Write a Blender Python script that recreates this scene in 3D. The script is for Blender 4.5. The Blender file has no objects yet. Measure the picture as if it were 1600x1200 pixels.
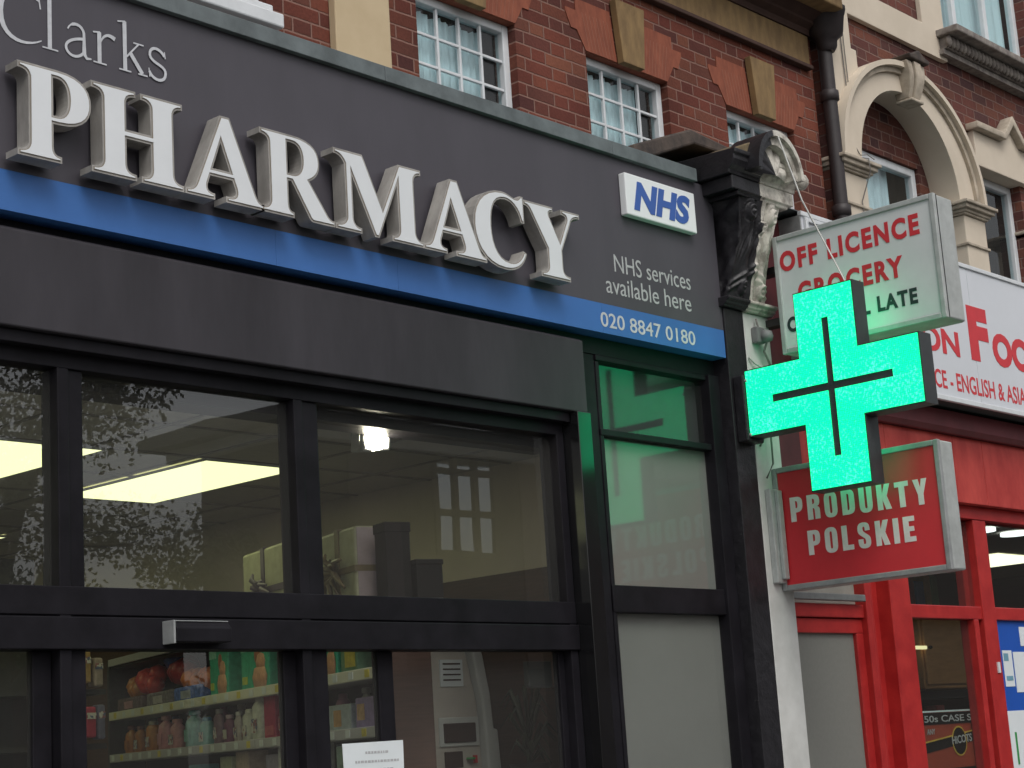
import bpy, bmesh, math, random
from mathutils import Vector, Matrix
random.seed(7)
sc = bpy.context.scene
C = sc.collection
R = math.radians

# ---------------- camera ----------------
def setup_camera():
    yaw, pit, rol, f = 0.84394386, 0.20602706, -0.06458775, 2794.26
    fwd = Vector((math.sin(yaw)*math.cos(pit), math.cos(yaw)*math.cos(pit), math.sin(pit)))
    rt = Vector((math.cos(yaw), -math.sin(yaw), 0)); up = rt.cross(fwd)
    r2 = rt*math.cos(rol)+up*math.sin(rol); u2 = -rt*math.sin(rol)+up*math.cos(rol)
    cd = bpy.data.cameras.new("camera"); co = bpy.data.objects.new("camera", cd); C.objects.link(co)
    m = Matrix((r2, u2, -fwd)).transposed().to_4x4(); m.translation = Vector((0, -5.5, 1.6))
    co.matrix_world = m
    cd.sensor_width = 36; cd.lens = f*36/1600; cd.clip_start = .05; cd.clip_end = 500
    sc.camera = co
setup_camera()
# ---------------- world, sun, exposure ----------------
SUN_EL, SUN_ROT = R(52), R(200)
w = bpy.data.worlds.new("World"); sc.world = w; w.use_nodes = True
nt = w.node_tree; nt.nodes.clear()
sky = nt.nodes.new('ShaderNodeTexSky'); sky.sky_type = 'NISHITA'; sky.sun_disc = False
sky.sun_elevation = SUN_EL; sky.sun_rotation = SUN_ROT; sky.dust_density = 4; sky.air_density = 1.2
hs = nt.nodes.new('ShaderNodeHueSaturation'); hs.inputs['Saturation'].default_value = .22
bg = nt.nodes.new('ShaderNodeBackground'); bg.inputs['Strength'].default_value = .15
wo = nt.nodes.new('ShaderNodeOutputWorld')
nt.links.new(sky.outputs[0], hs.inputs['Color']); nt.links.new(hs.outputs[0], bg.inputs['Color']); nt.links.new(bg.outputs[0], wo.inputs['Surface'])
sd = bpy.data.lights.new("sun", 'SUN'); sd.energy = .9; sd.angle = R(25); sd.color = (1, .97, .92)
so = bpy.data.objects.new("sun", sd); C.objects.link(so)
sv = Vector((-.55*math.cos(SUN_EL), -.84*math.cos(SUN_EL), math.sin(SUN_EL)))
so.rotation_euler = sv.to_track_quat('Z', 'Y').to_euler(); so.location = (0, -8, 14)
sc.view_settings.view_transform = 'Standard'; sc.view_settings.look = 'None'
sc.view_settings.exposure = 0.0; sc.view_settings.gamma = 1.0

# ---------------- materials ----------------
def newmat(name):
    m = bpy.data.materials.new(name); m.use_nodes = True
    return m, m.node_tree, m.node_tree.nodes['Principled BSDF']
def mat(name, col, rough=.6, var=.12, scale=8, metal=0, spec=.5, bump=0, stretch=(1,1,1), col2=None, thr=(.35,.7)):
    m, t, b = newmat(name)
    tc = t.nodes.new('ShaderNodeTexCoord'); mp = t.nodes.new('ShaderNodeMapping'); mp.inputs['Scale'].default_value = stretch
    t.links.new(tc.outputs['Object'], mp.inputs[0])
    n = t.nodes.new('ShaderNodeTexNoise'); n.inputs['Scale'].default_value = scale; n.inputs['Detail'].default_value = 6; n.inputs['Roughness'].default_value = .65
    t.links.new(mp.outputs[0], n.inputs['Vector'])
    cr = t.nodes.new('ShaderNodeValToRGB'); cr.color_ramp.elements[0].position = thr[0]; cr.color_ramp.elements[1].position = thr[1]
    c2 = col2 if col2 else tuple(min(1, c*(1+var)) for c in col)
    c1 = col if col2 else tuple(c*(1-var) for c in col)
    cr.color_ramp.elements[0].color = (*c1, 1); cr.color_ramp.elements[1].color = (*c2, 1)
    t.links.new(n.outputs['Fac'], cr.inputs[0]); t.links.new(cr.outputs[0], b.inputs['Base Color'])
    b.inputs['Roughness'].default_value = rough; b.inputs['Metallic'].default_value = metal; b.inputs['Specular IOR Level'].default_value = spec
    if bump:
        bp = t.nodes.new('ShaderNodeBump'); bp.inputs['Strength'].default_value = bump; bp.inputs['Distance'].default_value = .01
        t.links.new(n.outputs['Fac'], bp.inputs['Height']); t.links.new(bp.outputs[0], b.inputs['Normal'])
    return m
def emis(name, col, s):
    m, t, b = newmat(name); b.inputs['Base Color'].default_value = (*[c*.5 for c in col], 1)
    b.inputs['Emission Color'].default_value = (*col, 1); b.inputs['Emission Strength'].default_value = s
    return m
def M_(t, op, a, b=None, c=None):
    n = t.nodes.new('ShaderNodeMath'); n.operation = op
    for i, v in enumerate((a, b, c)):
        if v is None: continue
        if isinstance(v, (int, float)): n.inputs[i].default_value = v
        else: t.links.new(v, n.inputs[i])
    return n.outputs[0]
def brick_mat(name, cols, mortar, soot=.5, orange=0.0):
    m, t, b = newmat(name)
    g = t.nodes.new('ShaderNodeNewGeometry'); s = t.nodes.new('ShaderNodeSeparateXYZ'); t.links.new(g.outputs['Position'], s.inputs[0])
    Pd, H = .345, .076
    # a little waviness so that courses are not ruler-straight
    nz = t.nodes.new('ShaderNodeTexNoise'); nz.inputs['Scale'].default_value = 3.5; t.links.new(g.outputs['Position'], nz.inputs['Vector'])
    wob = M_(t, 'MULTIPLY', M_(t, 'SUBTRACT', nz.outputs['Fac'], .5), .016)
    u = M_(t, 'DIVIDE', M_(t, 'ADD', M_(t, 'ADD', s.outputs['X'], s.outputs['Y']), wob), Pd)
    v = M_(t, 'DIVIDE', M_(t, 'ADD', s.outputs['Z'], wob), H)
    row = M_(t, 'FLOOR', v); par = M_(t, 'MODULO', row, 2.0)
    u2 = M_(t, 'ADD', u, M_(t, 'MULTIPLY', par, .5))
    fr = M_(t, 'FRACT', u2); k = M_(t, 'FLOOR', u2); ish = M_(t, 'GREATER_THAN', fr, .66)
    du = M_(t, 'MINIMUM', M_(t, 'MINIMUM', fr, M_(t, 'ABSOLUTE', M_(t, 'SUBTRACT', fr, .66))), M_(t, 'SUBTRACT', 1.0, fr))
    du = M_(t, 'MULTIPLY', du, Pd)
    fv = M_(t, 'FRACT', v); dv = M_(t, 'MULTIPLY', M_(t, 'MINIMUM', fv, M_(t, 'SUBTRACT', 1.0, fv)), H)
    d = M_(t, 'MINIMUM', du, dv)
    n2 = t.nodes.new('ShaderNodeTexNoise'); n2.inputs['Scale'].default_value = 60; n2.inputs['Detail'].default_value = 5; t.links.new(g.outputs['Position'], n2.inputs['Vector'])
    d = M_(t, 'ADD', d, M_(t, 'MULTIPLY', M_(t, 'SUBTRACT', n2.outputs['Fac'], .5), .005))
    mr = t.nodes.new('ShaderNodeMapRange'); mr.inputs['From Min'].default_value = .0035; mr.inputs['From Max'].default_value = .0065
    t.links.new(d, mr.inputs['Value'])
    cv = t.nodes.new('ShaderNodeCombineXYZ'); t.links.new(M_(t, 'ADD', M_(t, 'MULTIPLY', k, 2.0), ish), cv.inputs[0]); t.links.new(row, cv.inputs[1])
    wn = t.nodes.new('ShaderNodeTexWhiteNoise'); wn.noise_dimensions = '2D'; t.links.new(cv.outputs[0], wn.inputs['Vector'])
    cr = t.nodes.new('ShaderNodeValToRGB')
    while len(cr.color_ramp.elements) < len(cols): cr.color_ramp.elements.new(.5)
    for i, c in enumerate(cols):
        cr.color_ramp.elements[i].position = i/(len(cols)-1); cr.color_ramp.elements[i].color = (*c, 1)
    t.links.new(wn.outputs['Value'], cr.inputs[0])
    # soot patches and grain inside each brick
    n3 = t.nodes.new('ShaderNodeTexNoise'); n3.inputs['Scale'].default_value = 1.3; n3.inputs['Detail'].default_value = 7; t.links.new(g.outputs['Position'], n3.inputs['Vector'])
    mx = t.nodes.new('ShaderNodeMix'); mx.data_type = 'RGBA'; mx.blend_type = 'MULTIPLY'
    gr = t.nodes.new('ShaderNodeMapRange'); gr.inputs['From Min'].default_value = .3; gr.inputs['From Max'].default_value = .7; gr.inputs['To Min'].default_value = 1-soot; gr.inputs['To Max'].default_value = 1.15
    t.links.new(M_(t, 'ADD', M_(t, 'MULTIPLY', n3.outputs['Fac'], .7), M_(t, 'MULTIPLY', n2.outputs['Fac'], .3)), gr.inputs['Value'])
    mx.inputs[0].default_value = 1; t.links.new(cr.outputs[0], mx.inputs[6]); t.links.new(gr.outputs[0], mx.inputs[7])
    m2 = t.nodes.new('ShaderNodeMix'); m2.data_type = 'RGBA'; m2.inputs[6].default_value = (*mortar, 1)
    t.links.new(mr.outputs[0], m2.inputs[0]); t.links.new(mx.outputs[2], m2.inputs[7]); t.links.new(m2.outputs[2], b.inputs['Base Color'])
    bp = t.nodes.new('ShaderNodeBump'); bp.inputs['Strength'].default_value = .8; bp.inputs['Distance'].default_value = .008
    t.links.new(M_(t, 'ADD', mr.outputs[0], M_(t, 'MULTIPLY', n2.outputs['Fac'], .4)), bp.inputs['Height']); t.links.new(bp.outputs[0], b.inputs['Normal'])
    b.inputs['Roughness'].default_value = .9; b.inputs['Specular IOR Level'].default_value = .25
    return m
def glass_mat(name, tint=(.9,.95,.92), ior=1.75, rough=.0, dirt_haze=.02):
    m = bpy.data.materials.new(name); m.use_nodes = True; t = m.node_tree; t.nodes.clear()
    o = t.nodes.new('ShaderNodeOutputMaterial'); mix = t.nodes.new('ShaderNodeMixShader')
    tr = t.nodes.new('ShaderNodeBsdfTransparent'); tr.inputs[0].default_value = (*tint, 1)
    gl = t.nodes.new('ShaderNodeBsdfGlossy'); gl.inputs['Roughness'].default_value = rough
    tc = t.nodes.new('ShaderNodeTexCoord'); n = t.nodes.new('ShaderNodeTexNoise'); n.inputs['Scale'].default_value = 1.1; t.links.new(tc.outputs['Object'], n.inputs['Vector'])
    bp = t.nodes.new('ShaderNodeBump'); bp.inputs['Strength'].default_value = .05; bp.inputs['Distance'].default_value = .02; t.links.new(n.outputs['Fac'], bp.inputs['Height']); t.links.new(bp.outputs[0], gl.inputs['Normal'])
    fr = t.nodes.new('ShaderNodeFresnel'); fr.inputs['IOR'].default_value = ior
    gg = t.nodes.new('ShaderNodeNewGeometry'); ff = M_(t, 'MULTIPLY', fr.outputs[0], M_(t, 'SUBTRACT', 1.0, gg.outputs['Backfacing']))
    t.links.new(ff, mix.inputs[0]); t.links.new(tr.outputs[0], mix.inputs[1]); t.links.new(gl.outputs[0], mix.inputs[2])
    df = t.nodes.new('ShaderNodeBsdfDiffuse'); df.inputs[0].default_value = (.5,.5,.48,1); m2 = t.nodes.new('ShaderNodeMixShader'); t.links.new(M_(t, 'MULTIPLY', M_(t, 'SUBTRACT', 1.0, gg.outputs['Backfacing']), dirt_haze), m2.inputs[0])  # grey diffuse film: glass dirt plus a painted haze that lightens the interior
    t.links.new(mix.outputs[0], m2.inputs[1]); t.links.new(df.outputs[0], m2.inputs[2]); t.links.new(m2.outputs[0], o.inputs['Surface'])
    return m

MT = dict(
 fascia = mat('fascia_grey', (.066,.061,.073), .45, .09, 1.6, spec=.33, stretch=(2,1,.7)),
 box = mat('shutter_grey', (.038,.035,.041), .55, .3, 2.2, spec=.25, stretch=(1,1,.25)),
 blue = mat('band_blue', (.045,.14,.39), .4, .1, 1.5, spec=.3),
 coping = mat('coping_lead', (.11,.13,.135), .6, .3, 6, bump=.15),
 letface = mat('letter_acrylic', (.66,.68,.70), .35, .03, 5, spec=.3),
 letside = mat('letter_return', (.32,.305,.285), .55, .3, 7, spec=.3, stretch=(1,1,.4)),
 lettrim = mat('letter_trim', (.20,.165,.125), .5, .12, 14),
 paintwhite = mat('lettering_white', (.50,.51,.54), .6, .1, 30),
 palegrey = mat('lettering_grey', (.40,.40,.41), .6, .1, 30),
 white = mat('white_upvc', (.62,.64,.66), .45, .07, 9),
 nhswhite = mat('plaque_white', (.75,.77,.78), .35, .03, 5),
 nhsblue = mat('plaque_blue', (.035,.10,.36), .5, .05, 9),
 black = mat('frame_black', (.012,.011,.014), .5, .3, 5, spec=.13),
 jamb = mat('jamb_gloss_black', (.009,.009,.010), .14, .2, 5, spec=.9),
 blackpaint = mat('black_gloss_paint', (.016,.015,.018), .42, .3, 16, spec=.4, bump=.6),
 creamstone = mat('painted_cream_stone', (.27,.245,.215), .8, .1, 14, col2=(.58,.55,.49), bump=.6, thr=(.38,.56)),
 whitepaint = mat('painted_white_render', (.50,.50,.48), .75, .06, 5, col2=(.62,.62,.60), bump=.1),
 cream = mat('cream_stucco', (.55,.475,.38), .85, .06, 2.5, col2=(.62,.54,.44), bump=.1),
 creamgrime = mat('cream_grimy', (.30,.255,.20), .85, .06, 7, col2=(.55,.475,.38), bump=.25),
 sill = mat('weathered_sill', (.13,.11,.10), .9, .1, 13, col2=(.30,.27,.24), bump=.4),
 pilaster = mat('buff_stone', (.46,.355,.22), .85, .06, 3, col2=(.53,.42,.27)),
 yellow = mat('yellow_stone', (.16,.10,.045), .85, .1, 5, col2=(.27,.175,.075), bump=.2, stretch=(3,1,1)),
 orange = mat('rubbed_orange_brick', (.20,.055,.030), .85, .1, 9, col2=(.29,.085,.045), stretch=(3,1,1), bump=.15),
 moss = mat('mossy_stone', (.07,.05,.035), .95, .1, 9, col2=(.22,.17,.09), bump=.6),
 darkstone = mat('dark_stone', (.035,.028,.026), .9, .1, 8, col2=(.10,.075,.06), bump=.5),
 brown = mat('brown_cornice', (.06,.03,.022), .85, .2, 7, bump=.2),
 pipe = mat('black_pipe', (.026,.019,.020), .55, .3, 6),
 red = mat('red_gloss', (.34,.015,.016), .4, .12, 7, spec=.45, col2=(.47,.03,.027), bump=.06),
 redfade = mat('red_faded_board', (.36,.028,.024), .5, .12, 5, spec=.4, stretch=(1,1,.5), bump=.12, col2=(.56,.07,.055)),
 maroon = mat('maroon_board', (.13,.022,.028), .55, .2, 4),
 signred = mat('sign_red', (.60,.030,.040), .45, .05, 6),
 redink = mat('red_lettering', (.56,.03,.04), .5, .06, 10),
 signface = mat('sign_face_white', (.58,.60,.60), .45, .06, 3, col2=(.66,.68,.68)),
 whitesign = mat('fascia_sign_white', (.60,.62,.66), .4, .04, 1.5),
 alu = mat('aluminium', (.30,.31,.31), .5, .18, 12, metal=.2, bump=.1),
 alulight = mat('aluminium_light', (.40,.42,.41), .5, .15, 10, metal=.1, bump=.1),
 darktext = mat('dark_lettering', (.02,.035,.035), .5, .1, 10),
 led_body = mat('cross_casing', (.035,.04,.042), .5, .2, 8),
 frost = mat('frosted_panel', (.22,.22,.21), .6, .05, 2, spec=.5),
 redfrost = mat('grey_panel', (.20,.20,.18), .6, .05, 40),
 net = mat('net_curtain', (.76,.80,.82), .9, .12, 7, stretch=(6,6,.6)),
 blind = mat('pale_blind', (.74,.80,.81), .8, .05, 5, stretch=(6,6,.3)),
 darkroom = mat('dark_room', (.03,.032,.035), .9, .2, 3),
 grout = mat('seam_dark', (.05,.05,.05), .9, .1, 5),
 rope = mat('white_cord', (.55,.55,.52), .8, .1, 40),
 wire = mat('grey_wire', (.16,.15,.14), .7, .1, 40),
 greybox = mat('grey_plastic', (.16,.165,.165), .6, .2, 10),
 asphalt = mat('asphalt', (.05,.05,.052), .9, .2, 30, bump=.4),
 paving = mat('paving', (.20,.195,.185), .85, .15, 6, bump=.2),
 kerb = mat('kerb_granite', (.28,.27,.26), .8, .15, 20),
 opp = mat('opposite_render', (.15,.115,.095), .85, .12, 2),
 oppbase = mat('opposite_dark_brick', (.11,.06,.045), .85, .2, 8),
 ridge = mat('roof_slate', (.05,.045,.045), .8, .2, 9),
 oppwin = mat('opposite_window', (.85,.88,.9), .08, .03, 4, metal=1),
 bark = mat('bark', (.07,.055,.04), .95, .2, 9),
 leaf = mat('leaf_green', (.08,.085,.045), .7, .3, 3, col2=(.17,.16,.08)),
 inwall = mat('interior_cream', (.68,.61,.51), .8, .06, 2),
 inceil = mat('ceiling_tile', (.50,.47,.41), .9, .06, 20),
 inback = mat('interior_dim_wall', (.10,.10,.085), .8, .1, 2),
 infloor = mat('vinyl_floor', (.12,.12,.11), .5, .1, 4),
 slat = mat('brown_slatwall', (.085,.045,.035), .6, .15, 5, stretch=(1,1,18)),
 shelf = mat('shelf_cream', (.68,.67,.56), .5, .05, 6),
 shelfgrey = mat('shelf_grey', (.46,.45,.48), .5, .05, 6),
 shelfback = mat('shelf_back_dark', (.03,.03,.032), .7, .1, 6),
 machine = mat('machine_beige', (.48,.44,.40), .5, .05, 4),
 machgrey = mat('machine_side_grey', (.52,.53,.52), .5, .05, 4),
 lcd = mat('display_dark', (.05,.03,.028), .3, .1, 5),
 paper = mat('paper_white', (.66,.70,.72), .8, .03, 5),
 ribbon = mat('gold_ribbon', (.18,.14,.08), .35, .2, 20),
 ribbonp = mat('mauve_ribbon', (.10,.08,.11), .35, .2, 20),
 giftcream = mat('gift_cream', (.40,.40,.28), .5, .15, 12),
 giftpink = mat('gift_pink', (.34,.28,.30), .5, .1, 12),
 cardblack = mat('black_card', (.008,.007,.007), .7, .2, 9, spec=.1),
 wood = mat('cabinet_wood', (.55,.27,.10), .5, .15, 4, stretch=(1,1,6)),
 posterblue = mat('poster_blue', (.012,.085,.42), .4, .05, 4),
 posterorange = mat('poster_orange', (.30,.045,.02), .5, .1, 5),
 green = mat('card_green', (.03,.25,.06), .5, .05, 5),
 haze = None)
MT['brickL'] = brick_mat('red_brick_flemish', [(.115,.034,.026),(.165,.047,.032),(.195,.060,.038),(.092,.032,.029),(.215,.078,.048),(.14,.038,.028)], (.225,.125,.10), .5)
MT['brickR'] = brick_mat('brown_red_brick_flemish', [(.105,.040,.036),(.155,.054,.042),(.085,.040,.040),(.20,.075,.050),(.13,.045,.037)], (.18,.11,.092), .5)
MT['glass'] = glass_mat('shop_glass', (.97,.98,.96), 2.1, 0, .035)
MT['glassS'] = glass_mat('side_glass', (.94,.95,.94), 1.6, .06, .02)
MT['glassR'] = glass_mat('shop_glass_small', (.85,.88,.86), 1.6, 0, .03)
MT['winglass'] = glass_mat('window_glass', (.85,.92,.93), 1.55, 0, .03)
MT['lightpanel'] = emis('ceiling_light_panel', (.93,.96,.52), 1.6)
MT['flood'] = emis('floodlight_lamp', (1,.91,.72), 115)
MT['lightpanel2'] = emis('grocery_light_panel', (1,.98,.70), 2.2)
MT['spot'] = emis('downlight', (.95,1,1), 2.2)
def led():
    m, t, b = newmat('green_led_matrix')
    g = t.nodes.new('ShaderNodeTexCoord'); v = t.nodes.new('ShaderNodeTexVoronoi'); v.inputs['Scale'].default_value = 95; v.inputs['Randomness'].default_value = .3
    t.links.new(g.outputs['Object'], v.inputs['Vector'])
    n = t.nodes.new('ShaderNodeTexNoise'); n.inputs['Scale'].default_value = 75; n.inputs['Detail'].default_value = 2; t.links.new(g.outputs['Object'], n.inputs['Vector'])
    n2 = t.nodes.new('ShaderNodeTexNoise'); n2.inputs['Scale'].default_value = 4; t.links.new(g.outputs['Object'], n2.inputs['Vector'])
    f = M_(t, 'MULTIPLY', n.outputs['Fac'], M_(t, 'ADD', .55, M_(t, 'MULTIPLY', n2.outputs['Fac'], .8)))
    cr = t.nodes.new('ShaderNodeValToRGB'); cr.color_ramp.elements[0].position = .50; cr.color_ramp.elements[0].color = (.0,1.0,.36,1); cr.color_ramp.elements[1].position = .64; cr.color_ramp.elements[1].color = (.06,1,.50,1)
    t.links.new(f, cr.inputs[0]); t.links.new(cr.outputs[0], b.inputs['Emission Color'])
    mr = t.nodes.new('ShaderNodeMapRange'); mr.inputs['From Min'].default_value = .15; mr.inputs['From Max'].default_value = .7; mr.inputs['To Min'].default_value = 2.2; mr.inputs['To Max'].default_value = 1.05
    t.links.new(v.outputs['Distance'], mr.inputs['Value']); t.links.new(mr.outputs[0], b.inputs['Emission Strength'])
    b.inputs['Base Color'].default_value = (.0,.05,.02,1); b.inputs['Roughness'].default_value = .6
    return m
MT['led'] = led()

# ---------------- mesh helpers ----------------
class MB:
    def __init__(s): s.v = []; s.f = []; s.sm = []
    def add(s, vs, fs, smooth=False):
        o = len(s.v); s.v += [tuple(v) for v in vs]; s.f += [tuple(i+o for i in f) for f in fs]; s.sm += [smooth]*len(fs); return s
    def box(s, x0, x1, y0, y1, z0, z1):
        return s.add([(x,y,z) for z in (z0,z1) for y in (y0,y1) for x in (x0,x1)], [(0,2,3,1),(4,5,7,6),(0,1,5,4),(2,6,7,3),(0,4,6,2),(1,3,7,5)])
    def prism(s, pts, a0, a1, plane='xz'):
        # outline pts (u,w) extruded along the remaining axis from a0 to a1
        n = len(pts)
        area = sum(pts[i][0]*pts[(i+1)%n][1]-pts[(i+1)%n][0]*pts[i][1] for i in range(n))
        if area < 0: pts = pts[::-1]
        def P(u, w, a): return (u,a,w) if plane == 'xz' else ((a,u,w) if plane == 'yz' else (u,w,a))
        vs = [P(u,w,a0) for u,w in pts]+[P(u,w,a1) for u,w in pts]
        fs = [tuple(range(n)), tuple(range(2*n-1,n-1,-1))]+[(i,i+n,(i+1)%n+n,(i+1)%n) for i in range(n)]
        if plane != 'xz': fs = [f[::-1] for f in fs]
        return s.add(vs, fs)
    def tube(s, pts, r, n=8, cap=True):
        pts = [Vector(p) for p in pts]; rs = r if isinstance(r, (list,tuple)) else [r]*len(pts)
        vs = []; fs = []
        for i, p in enumerate(pts):
            d = (pts[min(i+1,len(pts)-1)]-pts[max(i-1,0)]).normalized()
            a = d.cross(Vector((0,0,1)) if abs(d.z) < .9 else Vector((1,0,0))).normalized(); b = d.cross(a)
            for k in range(n):
                t = 2*math.pi*k/n; vs.append(p+(a*math.cos(t)+b*math.sin(t))*rs[i])
        for i in range(len(pts)-1):
            for k in range(n): fs.append((i*n+k, i*n+(k+1)%n, (i+1)*n+(k+1)%n, (i+1)*n+k))
        s.add(vs, fs, True)
        if cap: s.add(vs[:n], [tuple(range(n))[::-1]]); s.add(vs[-n:], [tuple(range(n))])
        return s
    def lathe(s, prof, c=(0,0,0), n=14, sx=1, sy=1):
        vs = [(c[0]+r*sx*math.cos(2*math.pi*k/n), c[1]+r*sy*math.sin(2*math.pi*k/n), c[2]+z) for r,z in prof for k in range(n)]
        fs = [(i*n+k, i*n+(k+1)%n, (i+1)*n+(k+1)%n, (i+1)*n+k) for i in range(len(prof)-1) for k in range(n)]
        s.add(vs, fs, True)
        s.add(vs[:n], [tuple(range(n))[::-1]]); s.add(vs[-n:], [tuple(range(n))])
        return s
    def rot(s, o, ang):
        c, n = math.cos(ang), math.sin(ang)
        s.v = [(o[0]+(x-o[0])*c-(y-o[1])*n, o[1]+(x-o[0])*n+(y-o[1])*c, z) for x,y,z in s.v]; return s
def root_of(o):
    while o.parent: o = o.parent
    return o
def obj(name, mb, m, parent=None, bevel=0, seg=2, local=False):
    me = bpy.data.meshes.new(name)
    vs = mb.v
    off = Vector((0,0,0))
    if parent is not None and not local: off = root_of(parent).location
    loc = Vector((0,0,0))
    if parent is None and not local:
        xs = list(zip(*vs)); loc = Vector(((min(xs[0])+max(xs[0]))/2, (min(xs[1])+max(xs[1]))/2, min(xs[2]))); off = loc
    me.from_pydata([(v[0]-off.x, v[1]-off.y, v[2]-off.z) for v in vs], [], mb.f)
    for p, sm in zip(me.polygons, mb.sm): p.use_smooth = sm
    if not any(mb.sm):
        me.update()
    o = bpy.data.objects.new(name, me); C.objects.link(o); me.materials.append(m)
    o.location = loc
    if parent is not None: o.parent = parent
    if bevel:
        b = o.modifiers.new('bevel', 'BEVEL'); b.width = bevel; b.segments = seg; b.limit_method = 'ANGLE'; b.angle_limit = R(40)
    return o
def thing(name, label, cat, loc, group=None, rz=0):
    o = bpy.data.objects.new(name, None); C.objects.link(o); o.location = loc; o.rotation_euler = (0,0,rz); o.empty_display_size = .1
    o['label'] = label; o['category'] = cat
    if group: o['group'] = group
    return o
def tag(o, label, cat, group=None):
    o['label'] = label; o['category'] = cat
    if group: o['group'] = group
    return o
def struct(name, mb, m, bevel=0):
    o = obj(name, mb, m, None, bevel); o['kind'] = 'structure'; return o
def dup(t, loc, rz=None, label=None):
    r = t.copy(); C.objects.link(r); r.location = loc
    if rz is not None: r.rotation_euler = (0,0,rz)
    if label: r['label'] = label
    for ch in list(t.children):
        c = ch.copy(); C.objects.link(c); c.parent = r
        for g in list(ch.children):
            d = g.copy(); C.objects.link(d); d.parent = c
    return r
def curve_mesh(cu):
    o = bpy.data.objects.new('tmp', cu); C.objects.link(o)
    bpy.context.view_layer.update()
    me = bpy.data.meshes.new_from_object(o.evaluated_get(bpy.context.evaluated_depsgraph_get()))
    C.objects.unlink(o); bpy.data.objects.remove(o); bpy.data.curves.remove(cu)
    return me
def mesh_to_mb(me, fn):
    mb = MB(); mb.add([fn(v.co.x, v.co.y, v.co.z) for v in me.vertices], [tuple(p.vertices) for p in me.polygons]); bpy.data.meshes.remove(me); return mb
def text(name, s, m, parent, place, W, H, bold=0, depth=.002, shear=0, space=1.0):
    """text fitted to W x H; place(u, v, d) -> world, d = 0 at the surface, growing towards the viewer"""
    cu = bpy.data.curves.new('t', 'FONT'); cu.body = s; cu.size = 1; cu.offset = bold; cu.extrude = .5; cu.shear = shear; cu.space_character = space; cu.resolution_u = 4
    me = curve_mesh(cu)
    xs = [v.co.x for v in me.vertices]; ys = [v.co.y for v in me.vertices]
    x0, x1, y0, y1 = min(xs), max(xs), min(ys), max(ys)
    mb = mesh_to_mb(me, lambda x, y, z: place((x-x0)/(x1-x0)*W, (y-y0)/(y1-y0)*H, (z+.5)*depth))
    return obj(name, mb, m, parent)
def front(X, Y, Z, dz=0.0): return lambda u, v, d: (X+u, Y-d, Z+v+dz*u)
def side(X, Y, Z, dz=0.0): return lambda u, v, d: (X-d, Y-u, Z+v+dz*u)
def parse(path, n=7):
    t = path.replace(',', ' ').split(); cont = []; cur = None; i = 0
    while i < len(t):
        c = t[i]; i += 1
        if c == 'M': cur = [(float(t[i]), float(t[i+1]))]; cont.append(cur); i += 2
        elif c == 'L': cur.append((float(t[i]), float(t[i+1]))); i += 2
        elif c == 'C':
            p0 = cur[-1]; p = [(float(t[i+2*k]), float(t[i+2*k+1])) for k in range(3)]; i += 6
            for k in range(1, n+1):
                q = k/n; a = (1-q)**3; b = 3*(1-q)**2*q; cc = 3*(1-q)*q*q; d = q**3
                cur.append((a*p0[0]+b*p[0][0]+cc*p[1][0]+d*p[2][0], a*p0[1]+b*p[0][1]+cc*p[1][1]+d*p[2][1]))
    return cont
def glyph(path, extrude, offset=0, sx=1, sy=1):
    cu = bpy.data.curves.new('g', 'CURVE'); cu.dimensions = '2D'; cu.fill_mode = 'BOTH'; cu.extrude = extrude; cu.offset = offset
    for c in parse(path):
        # drop consecutive duplicates
        pts = [p for i, p in enumerate(c) if i == 0 or (abs(p[0]-c[i-1][0])+abs(p[1]-c[i-1][1])) > 1e-6]
        if abs(pts[0][0]-pts[-1][0])+abs(pts[0][1]-pts[-1][1]) < 1e-6: pts.pop()
        sp = cu.splines.new('POLY'); sp.points.add(len(pts)-1); sp.use_cyclic_u = True
        for q, p in zip(sp.points, pts): q.co = (p[0]*sx, p[1]*sy, 0, 1)
    return curve_mesh(cu)

def cm(name, c): 
    if name not in MT:
        c = tuple(min(.85, k*1.4) for k in c)
        MT[name] = mat(name, c, .4, .2, 30)
    return MT[name]

# ================= GROUND, STREET =================
struct('ground', MB().box(-60,60,-60,60,-.5,-.16), MT['asphalt'])
struct('road', MB().box(-60,60,-9.8,-3.2,-.16,-.13), MT['asphalt'])
struct('pavement', MB().box(-60,60,-3.05,.0,-.16,0), MT['paving'])
struct('kerb', MB().box(-60,60,-3.2,-3.05,-.16,-.005), MT['kerb'], .01)
struct('far_pavement', MB().box(-60,60,-14,-9.95,-.16,0), MT['paving'])
struct('far_kerb', MB().box(-60,60,-9.95,-9.8,-.16,-.005), MT['kerb'], .01)

# ================= BRICK BUILDING (left) =================
def wall_holes(mb, x0, x1, z0, z1, y, depth, holes):
    xs = sorted({x0,x1,*[h[0] for h in holes],*[h[1] for h in holes]}); zs = sorted({z0,z1,*[h[2] for h in holes],*[h[3] for h in holes]})
    for i in range(len(xs)-1):
        for j in range(len(zs)-1):
            cx, cz = (xs[i]+xs[i+1])/2, (zs[j]+zs[j+1])/2
            if any(h[0] < cx < h[1] and h[2] < cz < h[3] for h in holes): continue
            mb.add([(xs[i],y,zs[j]),(xs[i+1],y,zs[j]),(xs[i+1],y,zs[j+1]),(xs[i],y,zs[j+1])], [(0,1,2,3)])
    for a,b,c,d in holes:
        for q in ([(a,y,c),(a,y,d),(a,y+depth,d),(a,y+depth,c)], [(b,y,d),(b,y,c),(b,y+depth,c),(b,y+depth,d)], [(a,y,d),(b,y,d),(b,y+depth,d),(a,y+depth,d)], [(b,y,c),(a,y,c),(a,y+depth,c),(b,y+depth,c)]):
            mb.add(q, [(0,1,2,3)])
    return mb
WY = .45
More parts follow.
